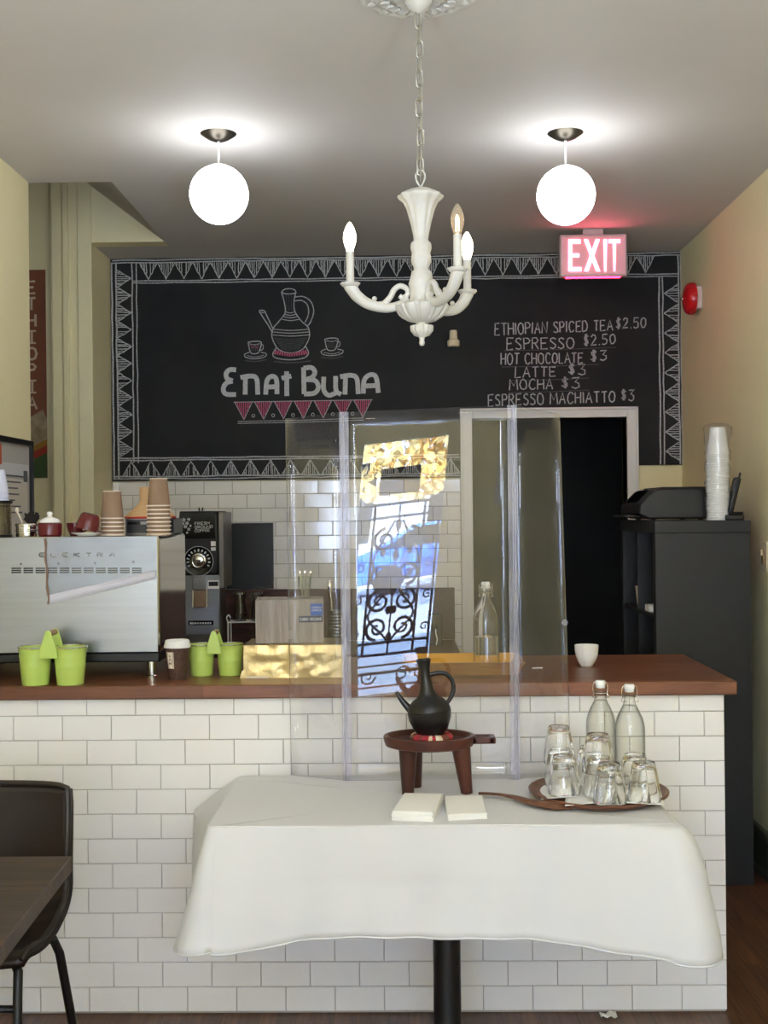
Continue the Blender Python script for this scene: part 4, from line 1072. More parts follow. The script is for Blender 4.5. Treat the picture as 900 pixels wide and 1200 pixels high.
def bottle(loc, label, level, shell=False):
    o_ = thing('swing_top_bottle', label, 'bottle', loc, 0, 'swing-top water bottles')
    MB().lathe([(0, .004), (.012, .003), (.036, 0), (.0415, .004), (.0425, .012), (.0425, .150), (.0415, .168), (.037, .187), (.029, .205), (.0205, .221), (.0165, .232), (.0150, .245), (.0150, .250), (.0172, .252), (.0172, .268), (.0155, .270), (.0105, .270)] + ([(.0105, .25), (.012, .232), (.0165, .219), (.0255, .203), (.0335, .186), (.038, .167), (.039, .15), (.039, .012), (.034, .0075), (0, .007), (0, .004)] if shell else []), 44).build('bottle_body', GLASS if shell else BOTTLEG, o_)
    full = [(0, .007), (.036, .005), (.0400, .010), (.0402, .150), (.0392, .168), (.0348, .187), (.0268, .205), (.0186, .221), (.0150, .230)]
    pr_ = [p for p in full if p[1] < level]; rl = pr_[-1][0]
    if level > .2: rl = .0155
    MB().lathe([(a_ * (.972 if shell else 1), b__ + (.002 if shell and b__ < .011 else 0)) for a_, b__ in pr_] + [(rl * (.972 if shell else 1), level), (0, level)], 40).build('water', WATERR if shell else WATER, o_)
    cp = MB().lathe([(0, .262), (.0125, .262), (.0135, .268), (.0145, .274), (.0145, .280), (.0125, .284), (0, .285)], 24).build('stopper', PORC, o_)
    MB().lathe([(.0108, .2605), (.0148, .2605), (.0155, .265), (.0148, .2695), (.0108, .2695)], 24).build('gasket', mat('gasket', (196, 180, 170), .6), cp) if False else None
    wr = MB()
    wr.tube(catmull([(-.0185, 0, .244), (-.0215, 0, .258), (-.0205, 0, .272), (-.015, 0, .2785), (0, 0, .2795), (.015, 0, .2785), (.0205, 0, .272), (.0215, 0, .258), (.0185, 0, .244)], 5), .0013, 8)
    for sx in (-1, 1): wr.tube(catmull([(sx * .0185, 0, .244), (sx * .024, -.004, .238), (sx * .021, -.014, .236), (sx * .012, -.0185, .238)], 5), .0012, 8)
    wr.tube([(.0165 * cos(a * PI / 12), .0165 * sin(a * PI / 12), .2475) for a in range(25)], .0013, 8)
    wr.build('wire_bail', CHROME, o_)
    return o_
bottle((PY(704.5, 900, 3.492).x, 3.492, zp), 'swing-top water bottle standing behind the tumblers, nearer the black coffee pot', .226)
bottle((PY(738.5, 900, 3.39).x, 3.39, zp + .003), 'swing-top water bottle standing behind the tumblers, nearer the end of the counter', .224)

# ------------------------------------------------------------------ espresso machine
MX0, MX1, MY0, MY1 = -1.50, -.782, 3.80, 4.27
mzt, mzb = PY(100, 628.5, MY0).z, PY(100, 766, MY0).z
em = thing('espresso_machine', 'large stainless espresso machine seen from behind on the walnut counter', 'espresso machine', (MX0, MY0, ZC))
def mloc(x, z): return PY(x, z, MY0 - .004)
loc_build(MB().box(MX0, MX1, MY0 + .004, MY1, mzb, mzt), 'housing', CHROME, em, bevel=.012, seg=3)
loc_build(MB().box(MX0 + .002, PY(184.5, 700, MY0).x, MY0, MY0 + .004, mzb + .004, mzt - .002), 'back_sheet', STEEL, em, bevel=.001)
loc_build(MB().box(MX0 + .01, MX1 - .004, MY0 + .012, MY1 - .01, mzb - .030, mzb - .0005), 'base_plinth', BLACK, em, bevel=.004)
for x, y in ((PY(52, 790, MY0 + .04).x, MY0 + .04), (PY(178, 790, MY0 + .04).x, MY0 + .04), (MX1 - .05, MY1 - .05), (MX0 + .06, MY1 - .05)):
    ftm = MB().lathe([(0, 0), (.017, 0), (.017, .006), (.0145, .009), (.0145, mzb - .03 - ZC), (0, mzb - .03 - ZC)], 20, T(x, y, ZC)); loc_build(ftm, 'foot', CHROME, em)
sl2 = MB()
for k in range(11):
    x0_ = 13 + k * 14.15
    for j in range(3):
        a_, b_ = mloc(x0_, 665.4 + j * 2.4), mloc(x0_ + 11.3, 666.8 + j * 2.4)
        sl2.box(a_.x, b_.x, MY0 - .0012, MY0 + .001, b_.z, a_.z)
loc_build(sl2, 'vent_slots', BLACKG, em, smooth=False)
stn = MB()
for k, chh in enumerate('ELEKTRA'):
    xa = 46 + k * 13.6
    wd, st_ = GL[chh]
    for s_ in st_:
        for q0, q1 in zip(s_[:-1], s_[1:]):
            pa_ = (xa + q0[0] * 13, 652.6 - q0[1] * 4.6); pb_ = (xa + q1[0] * 13, 652.6 - q1[1] * 4.6)
            mid = lambda t_: (lerp(pa_[0], pb_[0], t_), lerp(pa_[1], pb_[1], t_))
            stn.ribbon([mid(0.08), mid(.92)], .9, lambda a, b_: PY(a, b_, MY0 - .0014))
loc_build(stn, 'stencil_lettering', BLACKG, em, smooth=False)
scw = MB()
for x, y in ((68, 660.5), (111, 659.8), (156, 658.5), (24, 661)): p_ = mloc(x, y); scw.lathe([(0, .0028), (.003, .002), (.004, 0), (0, 0)], 12, T(p_.x, MY0, p_.z) @ RX(PI / 2))
loc_build(scw, 'screws', DSTEEL, em)
FILM = pane('protective_film', (.86, .88, .93), .05, haze=.16, hazec=(.78, .8, .88), rough=.12)
fm = MB()
def film(u, v):
    a = PY(lerp(53.5, 183, u), lerp(629.5, lerp(699, 670, u), v), MY0 - .0035); return Vector((a.x, a.y - .0012 * sin(u * 9) * sin(v * 6) ** 2, a.z))
fm.grid(film, 24, 14); fo = loc_build(fm, 'protective_film', FILM, em, angle=80)
fb = MB()
def fold(u, v):
    a = PY(lerp(58, 182, u), lerp(lerp(697, 669, u), lerp(709, 678.5, u), v), MY0 - .004 - .006 * sin(PI * v)); return a
fb.grid(fold, 12, 6)
PFOLD = mat('film_fold', (196, 194, 204), .35)
inv_ = (em.matrix_basis).inverted(); fb.v = [inv_ @ v for v in fb.v]; fb.build('folded_band', PFOLD, fo, angle=80)
ed = MB(); pts = [PY(52.5 + .7 * sin(k * 1.3) + k * .35, lerp(631, 708, k / 12), MY0 - .004) for k in range(13)]
ed.tube([inv_ @ p_ for p_ in pts], [.0035 + .001 * sin(k * 2.2) for k in range(13)], 8); ed.build('curled_edge', mat('film_shadow_edge', (120, 92, 74), .5), fo)

ZM = mzt
def kcup(): return None
def kraft_stack(px0, Y, n, where):
    global KC
    x = PY(px0, 600, Y).x
    for k in range(n):
        if KC is None:
            o_ = thing('kraft_cup', '', 'cup')
            MB().lathe([(.0385, .002), (.0378, .004), (.029, .091), (.0285, .0915), (0, .0915)], 28).build('sleeve', KRAFT, o_)
            MB().lathe([(.037, 0), (.0405, 0), (.0412, .002), (.0405, .0045), (.038, .0045)], 28).build('rim', RIM, o_)
            MB().lathe([(.0262, .0912), (.0295, .0912), (.0297, .0938), (.0262, .0938)], 28).build('foot_ring', RIM, o_)
            KC = o_
        else: o_ = copy_tree(KC)
        o_.location = (x + random.uniform(-.001, .001), Y, ZM + k * .0135)
        lab = ('topmost' if k == n - 1 else 'lowest' if k == 0 else ORD[n - 1 - k] + ' from top') 
        tag(o_, '%s inverted kraft cup of the %s' % (lab, where), 'cup', 'kraft cups on the espresso machine')
KC = None
kraft_stack(131.5, 3.99, 5, 'shorter stack beside the red mug')
kraft_stack(186, 3.99, 8, 'taller stack at the grinder end')
# cassette-like radio and straw lid
YRD = 4.10; a_, b_ = PY(147, 608, YRD), PY(205, 627, YRD)
rd = thing('small_radio', 'small black radio box with silver edge on the espresso machine behind the cups', 'radio', ((a_.x + b_.x) / 2, YRD, ZM))
hw = (b_.x - a_.x) / 2; hh = a_.z - ZM
MB().box(-hw, hw, .003, .15, 0, hh).build('case', BLACK, rd, bevel=.003)
f_ = MB().box(-hw, hw, 0, .003, 0, .004).box(-hw, hw, 0, .003, hh - .004, hh).box(-hw, -hw + .004, 0, .003, 0, hh).box(hw - .004, hw, 0, .003, 0, hh); f_.build('silver_edge', DSTEEL, rd)
MB().box(-hw + .008, -hw + .05, -.002, .003, hh - .02, hh - .012).build('slot', BLACKG, rd)
MB().box(-hw + .052, -hw + .075, -.002, .003, hh - .02, hh - .010).build('badge', DSTEEL, rd)
sx_ = PY(176, 600, YRD + .08).x
st_ = thing('straw_lid', 'tan woven straw funnel with red bottom edge on the black radio', 'straw lid', (sx_, YRD + .08, ZM + hh))
MB().lathe([(.088, .006), (.086, .010), (.07, .024), (.048, .044), (.038, .058), (.0365, .064), (.0372, .068), (.036, .072), (.0372, .077), (.036, .081), (.0372, .086), (.036, .090), (.0372, .095), (.036, .1), (.037, .108), (.034, .11), (0, .11)], 40).build('straw_cone', STRAW, st_)
MB().lathe([(.0, 0), (.088, 0), (.091, .003), (.089, .007), (0, .007)], 40).build('red_edge', mat('red_cloth', (176, 34, 26), .7), st_)

def cup_prof(r, h, t=.003): return [(0, 0), (r * .55, 0), (r * .62, h * .04), (r * .86, h * .35), (r * .97, h * .7), (r, h), (r - t, h), (r * .93 - t, h * .68), (r * .8 - t, h * .36), (r * .5, h * .1), (0, h * .09)]
x, Y = PY(102, 620, 3.92).x, 3.92
sa = tag(MB().lathe([(0, 0), (.03, 0), (.034, .003), (.05, .008), (.052, .010), (.049, .0105), (.032, .006), (0, .005)], 32).build('saucer', PORC, loc=(x, Y, ZM)), 'white saucer under the tipped red mug on the espresso machine', 'saucer')
mg = thing('red_mug', 'dark red mug lying tipped upside down on a white saucer', 'mug', (x, Y, ZM + .0115))
tm_ = T(-.001, 0, .010) @ RY(math.radians(16)) @ T(0, 0, .052) @ RX(PI)
MB().lathe([(0, 0), (.024, 0), (.03, .006), (.036, .03), (.0385, .052), (.036, .052), (.033, .03), (.026, .009), (0, .007)], 30, tm_).build('mug_body', REDC, mg)
MB().tube(catmull([(.0, -.036, .042), (.0, -.054, .04), (.0, -.056, .022), (0, -.034, .014)], 5), .0042, 8, tm_).build('handle', REDC, mg)
MB().lathe([(0, 0), (.012, 0), (.012, .004), (0, .004)], 16, T(.035, 0, -.001)).build('lip_chip', REDC, mg)
x2 = PY(88, 620, 4.03).x
mg2 = thing('red_cup', 'small dark red cup behind the tipped mug', 'cup', (x2, 4.03, ZM))
MB().lathe(cup_prof(.028, .042), 28).build('cup_body', REDC, mg2)
MB().tube(catmull([(.026, 0, .034), (.04, 0, .032), (.04, 0, .018), (.022, 0, .012)], 4), .0032, 8).build('handle', REDC, mg2)
x = PY(58.5, 620, 3.90).x
sb = thing('sugar_bowl', 'dark red sugar bowl with white knobbed lid on the espresso machine', 'sugar bowl', (x, 3.90, ZM))
MB().lathe([(0, 0), (.034, 0), (.038, .004), (.039, .02), (.039, .038), (.036, .043), (0, .043)], 32).build('bowl', REDC, sb)
MB().lathe([(0, .043), (.031, .043), (.033, .045), (.0335, .048), (.029, .055), (.019, .060), (.009, .063), (.0065, .067), (.010, .071), (.0105, .076), (.006, .080), (0, .081)], 32).build('lid', PORC, sb)
x = PY(31, 620, 3.93).x
cnr = thing('steel_canister', 'small round steel tin with dark utensils on the espresso machine', 'tin', (x, 3.93, ZM))
MB().lathe([(0, 0), (.033, 0), (.034, .002), (.034, .016), (.0355, .018), (.0355, .021), (.034, .023), (.034, .032), (.036, .034), (.036, .039), (.034, .042), (.031, .042), (.031, .01), (0, .01)], 36).build('tin_body', CHROME, cnr)
x = PY(37, 610, 3.93).x
bs = thing('dark_brush', 'dark bristled brush sticking up out of the small steel tin', 'brush', (x, 3.93, ZM + .012))
br_ = MB(); random.seed(5)
for k in range(46):
    a = random.uniform(-1.1, 1.1); b_ = random.uniform(-.5, .5); ln = random.uniform(.05, .078)
    br_.tube([(.004 * a, .006 * b_, .005), (.012 * a, .012 * b_, ln * .6), (.022 * a, .018 * b_, ln * (1 - .15 * abs(a)))], .0024, 5)
br_.build('bristles', mat('dark_bristle', (38, 28, 26), .8), bs)
x = PY(27, 610, 3.95).x
spn = tag(MB().tube(catmull([(.010, 0, .014), (-.004, 0, .05), (-.016, 0, .075), (-.02, 0, .084)], 5), [.002, .0035], 8).sphere((-.02, 0, .086), .008, 10, None, (.8, .4, 1.2)).build('teaspoon', RIM, loc=(x, 3.95, ZM)), 'pale spoon leaning in the small steel tin', 'spoon')
x = PY(-4, 610, 3.92).x
jr = thing('glass_jar', 'clear jar with dark rim and base at the far end of the espresso machine', 'jar', (x, 3.92, ZM))
MB().lathe([(0, 0), (.05, 0), (.05, .006), (0, .006)], 32).build('jar_base', BLACK, jr)
MB().lathe([(.048, .006), (.048, .108), (.045, .108), (.045, .008), (0, .008)], 32).build('jar_glass', pane('smoky_glass', (.72, .70, .64), .06), jr)
MB().lathe([(0, .108), (.051, .108), (.052, .112), (.052, .118), (0, .118)], 32).build('jar_lid', BLACK, jr)
MB().lathe([(0, .008), (.043, .008), (.043, .07), (.03, .085), (0, .088)], 24).build('contents', mat('pale_grounds', (150, 136, 112), .9, var=.1, vscale=90), jr)
for k in range(5):
    wc = MB().lathe([(0, .068), (.026, .068), (.028, .066), (.0385, .004), (.041, .003), (.041, 0), (.038, 0)], 28)
    o_ = wc.build('white_cup', LILAC, loc=(x, 3.92, ZM + .118 + k * .0085))
    tag(o_, '%s white cup inverted on the dark jar lid' % (['lowest', 'second', 'third', 'fourth', 'topmost'][k]), 'cup', 'white cups on the jar')

# ------------------------------------------------------------------ things on the walnut counter
def caddy(loc, label, sc):
    o_ = thing('pail_caddy', label, 'caddy', loc, 0, 'lime green pail caddies')
    o_.scale = (sc, sc, sc)
    dx = .0545
    for sx in (-1, 1):
        pb_ = MB().lathe([(0, .002), (.038, .002), (.0405, 0), (.0415, .004), (.046, .055), (.0468, .058), (.0462, .061), (.0485, .084), (.0492, .087), (.0486, .09), (.0515, .112), (.0535, .1145), (.0535, .1165), (.051, .1165), (.040, .006), (0, .006)], 36, T(sx * dx, 0, 0)).build('pail', GREEN, o_)
        MB().tube([(sx * dx + .0525 * cos(a * PI / 18), .0525 * sin(a * PI / 18), .1165) for a in range(37)], .0022, 8, caps=False).build('pail_rim', CHROME, pb_)
    for y in (-.047, .030):
        MB().prism([(-.027, .085), (.027, .085), (.026, .110), (.009, .165), (.005, .170), (-.005, .170), (-.009, .165), (-.026, .110)], .002, T(0, y, 0) @ RX(PI / 2)).build('handle_bracket', GREEN, o_, smooth=False)
    MB().tube([(0, -.047, .160), (0, .030, .160)], .009, 14).build('grip', GRIP, o_)
    return o_
cc = caddy((PY(62, 780, 3.704).x, 3.704, ZC), 'lime green twin-pail caddy standing in front of the espresso machine', 1.0)
c2 = copy_tree(cc); c2.location = (PY(253, 780, 3.885).x, 3.885, ZC); c2.scale = (.86,) * 3; c2['label'] = 'smaller lime green twin-pail caddy between the lidded coffee cup and gold box'
x = PY(208, 780, 3.80).x
tc_ = thing('takeaway_cup', 'brown takeaway coffee cup with white lid on the counter beside the green pails', 'cup', (x, 3.80, ZC))
CUPB = mat('dark_coffee_print', (60, 40, 32), .6, c2=(96, 70, 56), vscale=160)
MB().lathe([(0, .003), (.026, .003), (.0275, 0), (.0285, .002), (.0395, .104), (0, .104)], 32).build('cup_body', CUPB, tc_)
MB().lathe([(.0405, .100), (.0425, .101), (.043, .105), (.0405, .110), (.0385, .121), (.036, .124), (.032, .124), (.030, .120), (0, .120)], 32).build('lid', WHITEP, tc_)
lbm = MB()
def lab_(u, v):
    a = -PI / 2 + lerp(-.62, .10, u) - .25; z = lerp(.036, .088, v); r = .0285 + (.0395 - .0285) * (z - .002) / .102 + .0006
    return Vector((r * cos(a), r * sin(a), z))
lbm.grid(lab_, 10, 4); lbl = lbm.build('cup_label', RIM, tc_, angle=80)
lm = MB()
def lab2(u, v):
    a = -PI / 2 + lerp(-.62, .10, u) - .25; z = lerp(.036, .088, v); r = .0285 + (.0395 - .0285) * (z - .002) / .102 + .0010
    return Vector((r * cos(a), r * sin(a), z))
for st_ in ([(.1, .08), (.9, .08), (.9, .92), (.1, .92), (.1, .08)], [(.3, .2), (.35, .5), (.55, .62), (.7, .5), (.65, .22)], [(.4, .7), (.5, .82), (.62, .72)], [(.3, .3), (.7, .3)]):
    lm.ribbon(st_, .07, lab2)
lm.build('label_print', CUPB, lbl, smooth=False)
# gold box
gx0, gx1 = PY(285.5, 776, 3.80).x, PY(403, 776, 3.80).x
gb = thing('gold_box', 'gold foil wrapped box lying on the walnut counter', 'box', ((gx0 + gx1) / 2, 3.80, ZC))
hw = (gx1 - gx0) / 2; HB = .104
m_ = MB(); random.seed(11)
def side_grid(fn, nu, nv):
    m_.grid(fn, nu, nv)
from mathutils import noise as _ns
nz = lambda a, b_: .0045 * _ns.noise((a * 9, b_ * 3.5, 1)) + .0022 * _ns.noise((a * 26, b_ * 9, 4))
m_.grid(lambda u, v: Vector((lerp(-hw, hw, u), -.002 + nz(u, v) * (4 * u * (1 - u)) * 1.0, lerp(0, HB, v))), 40, 14)
m_.grid(lambda u, v: Vector((lerp(-hw, hw, u), lerp(-.002, .21, v), HB - nz(u, v + 2) * .3 * v * (1 - v))), 40, 14)
m_.grid(lambda u, v: Vector((hw + nz(v, u) * 4 * u * (1 - u), lerp(-.002, .21, u), lerp(0, HB, v))), 14, 10)
m_.grid(lambda u, v: Vector((-hw + nz(v, u) * 4 * u * (1 - u), lerp(.21, -.002, u), lerp(0, HB, v))), 14, 10)
m_.grid(lambda u, v: Vector((lerp(hw, -hw, u), .21, lerp(0, HB, v))), 4, 4)
m_.grid(lambda u, v: Vector((lerp(-hw, hw, u), lerp(.21, -.002, v), 0)), 2, 2)
m_.build('foil_wrap', GOLDF, gb, angle=70)
MB().prism([(-hw - .012, 0), (-hw + .01, 0), (-hw + .004, .03), (-hw - .006, .022)], .004, T(0, -.004, 0) @ RX(PI / 2)).build('foil_flap', GOLDF, gb)
tpe = MB().box(-hw + .002, -hw + .08, -.0065, -.0045, .0, .006); tpe.build('card_edge', RIM, gb)
# weathered wooden box
wbx = PY(337.5, 730, 3.85).x
wb = thing('wooden_box', 'weathered grey wooden box with blue card sticker on top of the gold box', 'box', (wbx, 3.925, ZC + HB + .0008), .07)
bw, bd_, bh = .110, .072, .140
f_ = MB().box(-bw, bw, -bd_, -bd_ + .012, 0, bh); f_.build('front_board', GREYW, wb, bevel=.0015)
MB().box(-bw, bw, bd_ - .012, bd_, 0, bh).build('back_board', GREYW, wb, bevel=.0015)
for sx in (-1, 1): MB().box(min(sx * bw, sx * (bw - .012)), max(sx * bw, sx * (bw - .012)), -bd_ + .012, bd_ - .012, 0, bh).build('side_board', GREYW, wb, bevel=.0015)
MB().box(-bw + .012, bw - .012, -bd_ + .012, bd_ - .012, 0, bh - .004).build('inner_tray', GREYW, wb)
sk = MB().box(.068, .107, -bd_ - .0012, -bd_, bh - .052, bh - .014).build('card_logo_sticker', BLUE, wb)
iq = MB()
for r0, x0_, x1_ in ((0, .074, .101), (1, .077, .098)):
    pass
write(iq, 'AMERICAN'.replace('A', 'A') if False else 'EXPRESS', .0715, -(bh - .038), .1035, -(bh - .038), .006, .006, .0012, lambda a, b_: (a, -bd_ - .0016, -b_))
write(iq, 'AMERICAN', .0705, -(bh - .029), .1045, -(bh - .029), .006, .006, .0012, lambda a, b_: (a, -bd_ - .0016, -b_))
iq.build('sticker_print', INK, sk, smooth=False)
sk2 = MB().box(.030, .107, -bd_ - .0012, -bd_, bh - .074, bh - .053).build('card_welcome_sticker', NAVY, wb)
iq = MB(); write(iq, 'CARDS WELCOME', .034, -(bh - .068), .103, -(bh - .068), .0085, .0085, .0016, lambda a, b_: (a, -bd_ - .0016, -b_)); iq.build('sticker_print', INK, sk2, smooth=False)
x = PY(357, 700, 3.945).x
zt_ = wb.location.z + bh - .0035
sgm = thing('spoon_glass', 'small clear glass standing on the weathered wooden box', 'glass', (x, 3.945, zt_))
MB().lathe([(0, 0), (.017, 0), (.018, .002), (.0235, .074), (.0215, .074), (.0165, .008), (0, .007)], 24).build('glass_body', pane('thin_glass', (.9, .92, .92), .08), sgm)
for k, (dx, dy, tx, ty) in enumerate(((-.006, 0, -.014, .002), (.002, .004, .001, .006), (.006, -.002, .019, -.002))):
    s_ = MB().tube([(dx, dy, .008), (lerp(dx, tx, .6), lerp(dy, ty, .6), .055), (tx, ty, .082)], [.0018, .0022, .0035], 8); s_.sphere((tx * 1.05, ty, .086), .006, 10, None, (1, .4, 1.4))
    o_ = s_.build('teaspoon', CHROME, loc=(x, 3.945, zt_)); tag(o_, ['steel teaspoon leaning left in the small glass on the wooden box', 'steel teaspoon standing upright in the small glass on the wooden box', 'steel teaspoon leaning right in the small glass on the wooden box'][k], 'spoon', 'teaspoons in the glass')
x = PY(394, 740, 4.12).x
tn = thing('ribbed_tin', 'tall ribbed metal tin behind the gold box beside the acrylic screen', 'tin', (x, 4.12, ZC))
MB().lathe([(0, 0), (.03, 0)] + [(.03 + (.0012 if k % 2 else -.0006), .008 + k * .0055) for k in range(32)] + [(.03, .186), (.031, .188), (.028, .188), (.028, .01), (0, .01)], 28).build('tin_body', DSTEEL, tn)
lg_ = MB().tube(catmull([(-.01, 0, .012), (-.012, 0, .12), (-.016, 0, .21), (-.02, 0, .262)], 5), [.003, .0035], 8); lg_.sphere((-.021, 0, .27), .013, 12, None, (.7, .35, 1.5))
tag(lg_.build('long_spoon', CHROME, loc=(x, 4.12, ZC)), 'long steel spoon standing in the ribbed tin beside the screen', 'spoon')
# gold-lined tray with bottle
tx0, tx1 = PY(470, 790, 3.80).x, PY(616, 790, 3.80).x
gt = thing('lined_tray', 'shallow wooden tray with shiny gold lining on the counter behind the screen', 'tray', ((tx0 + tx1) / 2, 3.80, ZC))
hw = (tx1 - tx0) / 2; dp = .27; fl_ = .022; h_ = .043
def frust(x_, y0_, y1_, z): return [(-x_, y0_, z), (x_, y0_, z), (x_, y1_, z), (-x_, y1_, z)]
o_ = MB(); A = frust(hw - fl_, fl_, dp - fl_, 0) + frust(hw, 0, dp, h_) + frust(hw - .008, .008, dp - .008, h_)
o_.add(A, [(3, 2, 1, 0)] + [(k, (k + 1) % 4, 4 + (k + 1) % 4, 4 + k) for k in range(4)] + [(4 + k, 4 + (k + 1) % 4, 8 + (k + 1) % 4, 8 + k) for k in range(4)]); o_.build('tray_body', TRAYW, gt, smooth=False)
o_ = MB(); A = frust(hw - .008, .008, dp - .008, h_) + frust(hw - fl_ - .006, fl_ + .006, dp - fl_ - .006, .007)
o_.add(A, [(k, 4 + k, 4 + (k + 1) % 4, (k + 1) % 4)[::-1] for k in range(4)] + [(4, 5, 6, 7)]); o_.build('gold_lining', GOLDT, gt, smooth=False)
bottle((PY(570, 770, 3.93).x, 3.93, ZC + .0085), 'half-full swing-top water bottle standing in the gold-lined tray', .105, True)
stw = tag(MB().tube([(-.012, 0, .0025), (.022, .004, .0025)], .0022, 8).build('paper_straw', PORC, loc=(PY(628, 780, 3.97).x, 3.97, ZC)), 'short white scrap of straw on the counter beside the gold-lined tray', 'straw')
x = PY(522, 766, 4.20).x
ws = tag(MB().lathe([(0, 0), (.022, 0), (.026, .004), (.05, .011), (.052, .013), (.049, .014), (.025, .008), (0, .007)], 36).build('white_dish', PORC, loc=(x, 4.20, ZC)), 'small white dish on the counter behind the gold-lined tray', 'dish')
x = PY(687, 780, 4.04).x
wc_ = tag(MB().lathe([(0, .002), (.017, .002), (.019, 0), (.021, .002), (.031, .018), (.0375, .038), (.040, .060), (.0402, .071), (.0385, .071), (.0375, .058), (.034, .036), (.028, .018), (.015, .008), (0, .007)], 40).build('white_cup', PORC, loc=(x, 4.03, ZC)), 'small white handleless cup alone on the bare walnut counter', 'cup')

# ------------------------------------------------------------------ back counter: grinder, panel, jugs
YG = 5.84
gx0, gx1 = PY(210, 660, YG).x, PY(254.5, 660, YG).x
gr = thing('coffee_grinder', 'tall black and steel coffee grinder with round dial on the back counter', 'coffee grinder', ((gx0 + gx1) / 2, YG, ZK))
hw = (gx1 - gx0) / 2
def gz(y): return PY(232, y, YG).z - ZK
def gxx(x): return PY(x, 660, YG).x - (gx0 + gx1) / 2
zt_ = gz(599)
MB().box(-hw, hw + .004, .0, .36, gz(674), zt_ - .012).build('upper_housing', BLACK, gr, bevel=.010, seg=3)
MB().box(-hw + .01, hw - .006, .02, .32, 0.012, gz(674) + .004).build('column', DSTEEL, gr, bevel=.004)
MB().box(-hw - .012, -hw + .012, .06, .2, gz(628), gz(606)).build('side_hopper_catch', BLACK, gr, bevel=.004)
MB().box(-hw + .004, hw + .002, .0, .3, zt_ - .012, zt_).build('hopper_lid', BLACKM, gr, bevel=.004)
kn = MB()
for dx in (-.006, .006): kn.tube([(gxx(234) + dx, .05, zt_), (gxx(234) + dx * 1.6, .05, zt_ + .018)], .004, 8)
kn.build('lid_clip', BLACK, gr)
MB().box(hw + .004, hw + .03, .02, .30, gz(690), zt_ - .006).build('side_panel', DSTEEL, gr, bevel=.003)
fp = MB().box(gxx(211), gxx(253), -.006, .0, gz(631), gz(600)).build('front_badge_panel', BLACKG, gr, bevel=.003)
fp_ = lambda a, b_: (gxx(a), -.0072, gz(b_))
iq = MB()
write(iq, 'FRESH', 229, 615.2, 246, 614.5, 3.2, 3.2, .5, fp_); write(iq, 'GROUND', 229, 619.4, 250, 618.7, 3.2, 3.2, .5, fp_); write(iq, 'COFFEE', 229, 623.6, 246.5, 622.9, 3.2, 3.2, .5, fp_)
for cx_, cy_, r_ in ((216, 609, 2.2), (220, 613, 2.0), (222, 608.5, 1.7), (218, 617, 1.9), (222, 620, 1.7), (215.5, 613.5, 1.4), (224, 616, 1.3), (220, 624, 1.2)):
    for k in range(5):
        a = 2 * PI * k / 5 + cx_; iq.add([fp_(cx_, cy_), fp_(cx_ + r_ * cos(a - .4), cy_ + r_ * sin(a - .4)), fp_(cx_ + 1.15 * r_ * cos(a), cy_ + 1.15 * r_ * sin(a)), fp_(cx_ + r_ * cos(a + .4), cy_ + r_ * sin(a + .4))], [(0, 1, 2, 3)])
iq.build('badge_print', INK, fp, smooth=False)
dxc, dzc = gxx(233), gz(657.5); RD = .072
dm = T(dxc, -.001, dzc) @ RX(PI / 2)
dl_ = MB().lathe([(0, 0), (RD, 0), (RD, .004), (RD - .004, .007), (RD - .008, .006), (0, .006)], 48, dm).build('dial_plate', BLACKG, gr)
tk = MB()
for k in range(13):
    a = math.radians(-25 + k * 230 / 12)
    tk.box(.047, .059, -.0035, .0035, .006, .0075, dm @ RZ(a))
tk.tube([(RD * cos(a_ * PI / 24), RD * sin(a_ * PI / 24), .006) for a_ in range(49)], .0012, 6, dm, caps=False)
tk.build('dial_marks', INK, dl_)
MB().lathe([(0, .006), (.040, .006), (.040, .018), (.037, .021), (.030, .0225), (.026, .021), (.018, .0235), (0, .025)], 36, dm, lambda a, i: 1 + (.02 * cos(18 * a) if i in (1, 2) else 0)).build('dial_knob', CHROME, dl_)
MB().box(gxx(247.5), gxx(253), -.005, 0, gz(640), gz(634.5)).build('switch_button', WHITEP, gr, bevel=.001)
MB().box(gxx(247.5), gxx(253), -.005, 0, gz(645.5), gz(641.5)).build('switch_button', INK, gr, bevel=.001)
MB().box(gxx(215), gxx(257), -.002, .02, gz(744), gz(674)).build('steel_front', STEEL, gr, bevel=.003)
MB().box(gxx(227), gxx(243), -.05, -.002, gz(691), gz(676)).build('chute', STEEL, gr, bevel=.004)
MB().box(gxx(228.5), gxx(242), -.045, -.006, gz(711), gz(691)).build('spout', KRAFT, gr, bevel=.006)
wr = MB(); 
for a in (227.5, 243.5): wr.tube([(gxx(a), -.04, gz(690)), (gxx(a), -.05, gz(711)), (gxx(a), -.004, gz(713))], .003, 8)
wr.build('bag_clamp', CHROME, gr)
st_ = MB().box(gxx(243.5), gxx(256.5), -.0045, -.0015, gz(690), gz(680)).build('round_sticker', WHITEP, gr)
iq = MB().box(gxx(244.5), gxx(255.5), -.0052, -.0045, gz(687), gz(681.8)); iq.build('sticker_print', BLACK, st_)
lb = MB().box(gxx(220), gxx(249.5), -.0045, -.0015, gz(732.5), gz(727.3)).build('name_strip', BLACKG, gr)
iq = MB(); write(iq, 'GRINDER', 223, 731.6, 246, 731.3, 2.6, 2.6, .5, lambda a, b_: (gxx(a), -.0052, gz(b_))) if False else None
for k in range(9): iq.box(gxx(222 + k * 2.9), gxx(224 + k * 2.9), -.0052, -.0045, gz(731.2), gz(729.2))
iq.build('strip_print', INK, lb)
MB().box(-hw - .01, hw + .02, -.06, .34, 0, .014).build('base', BLACK, gr, bevel=.004)

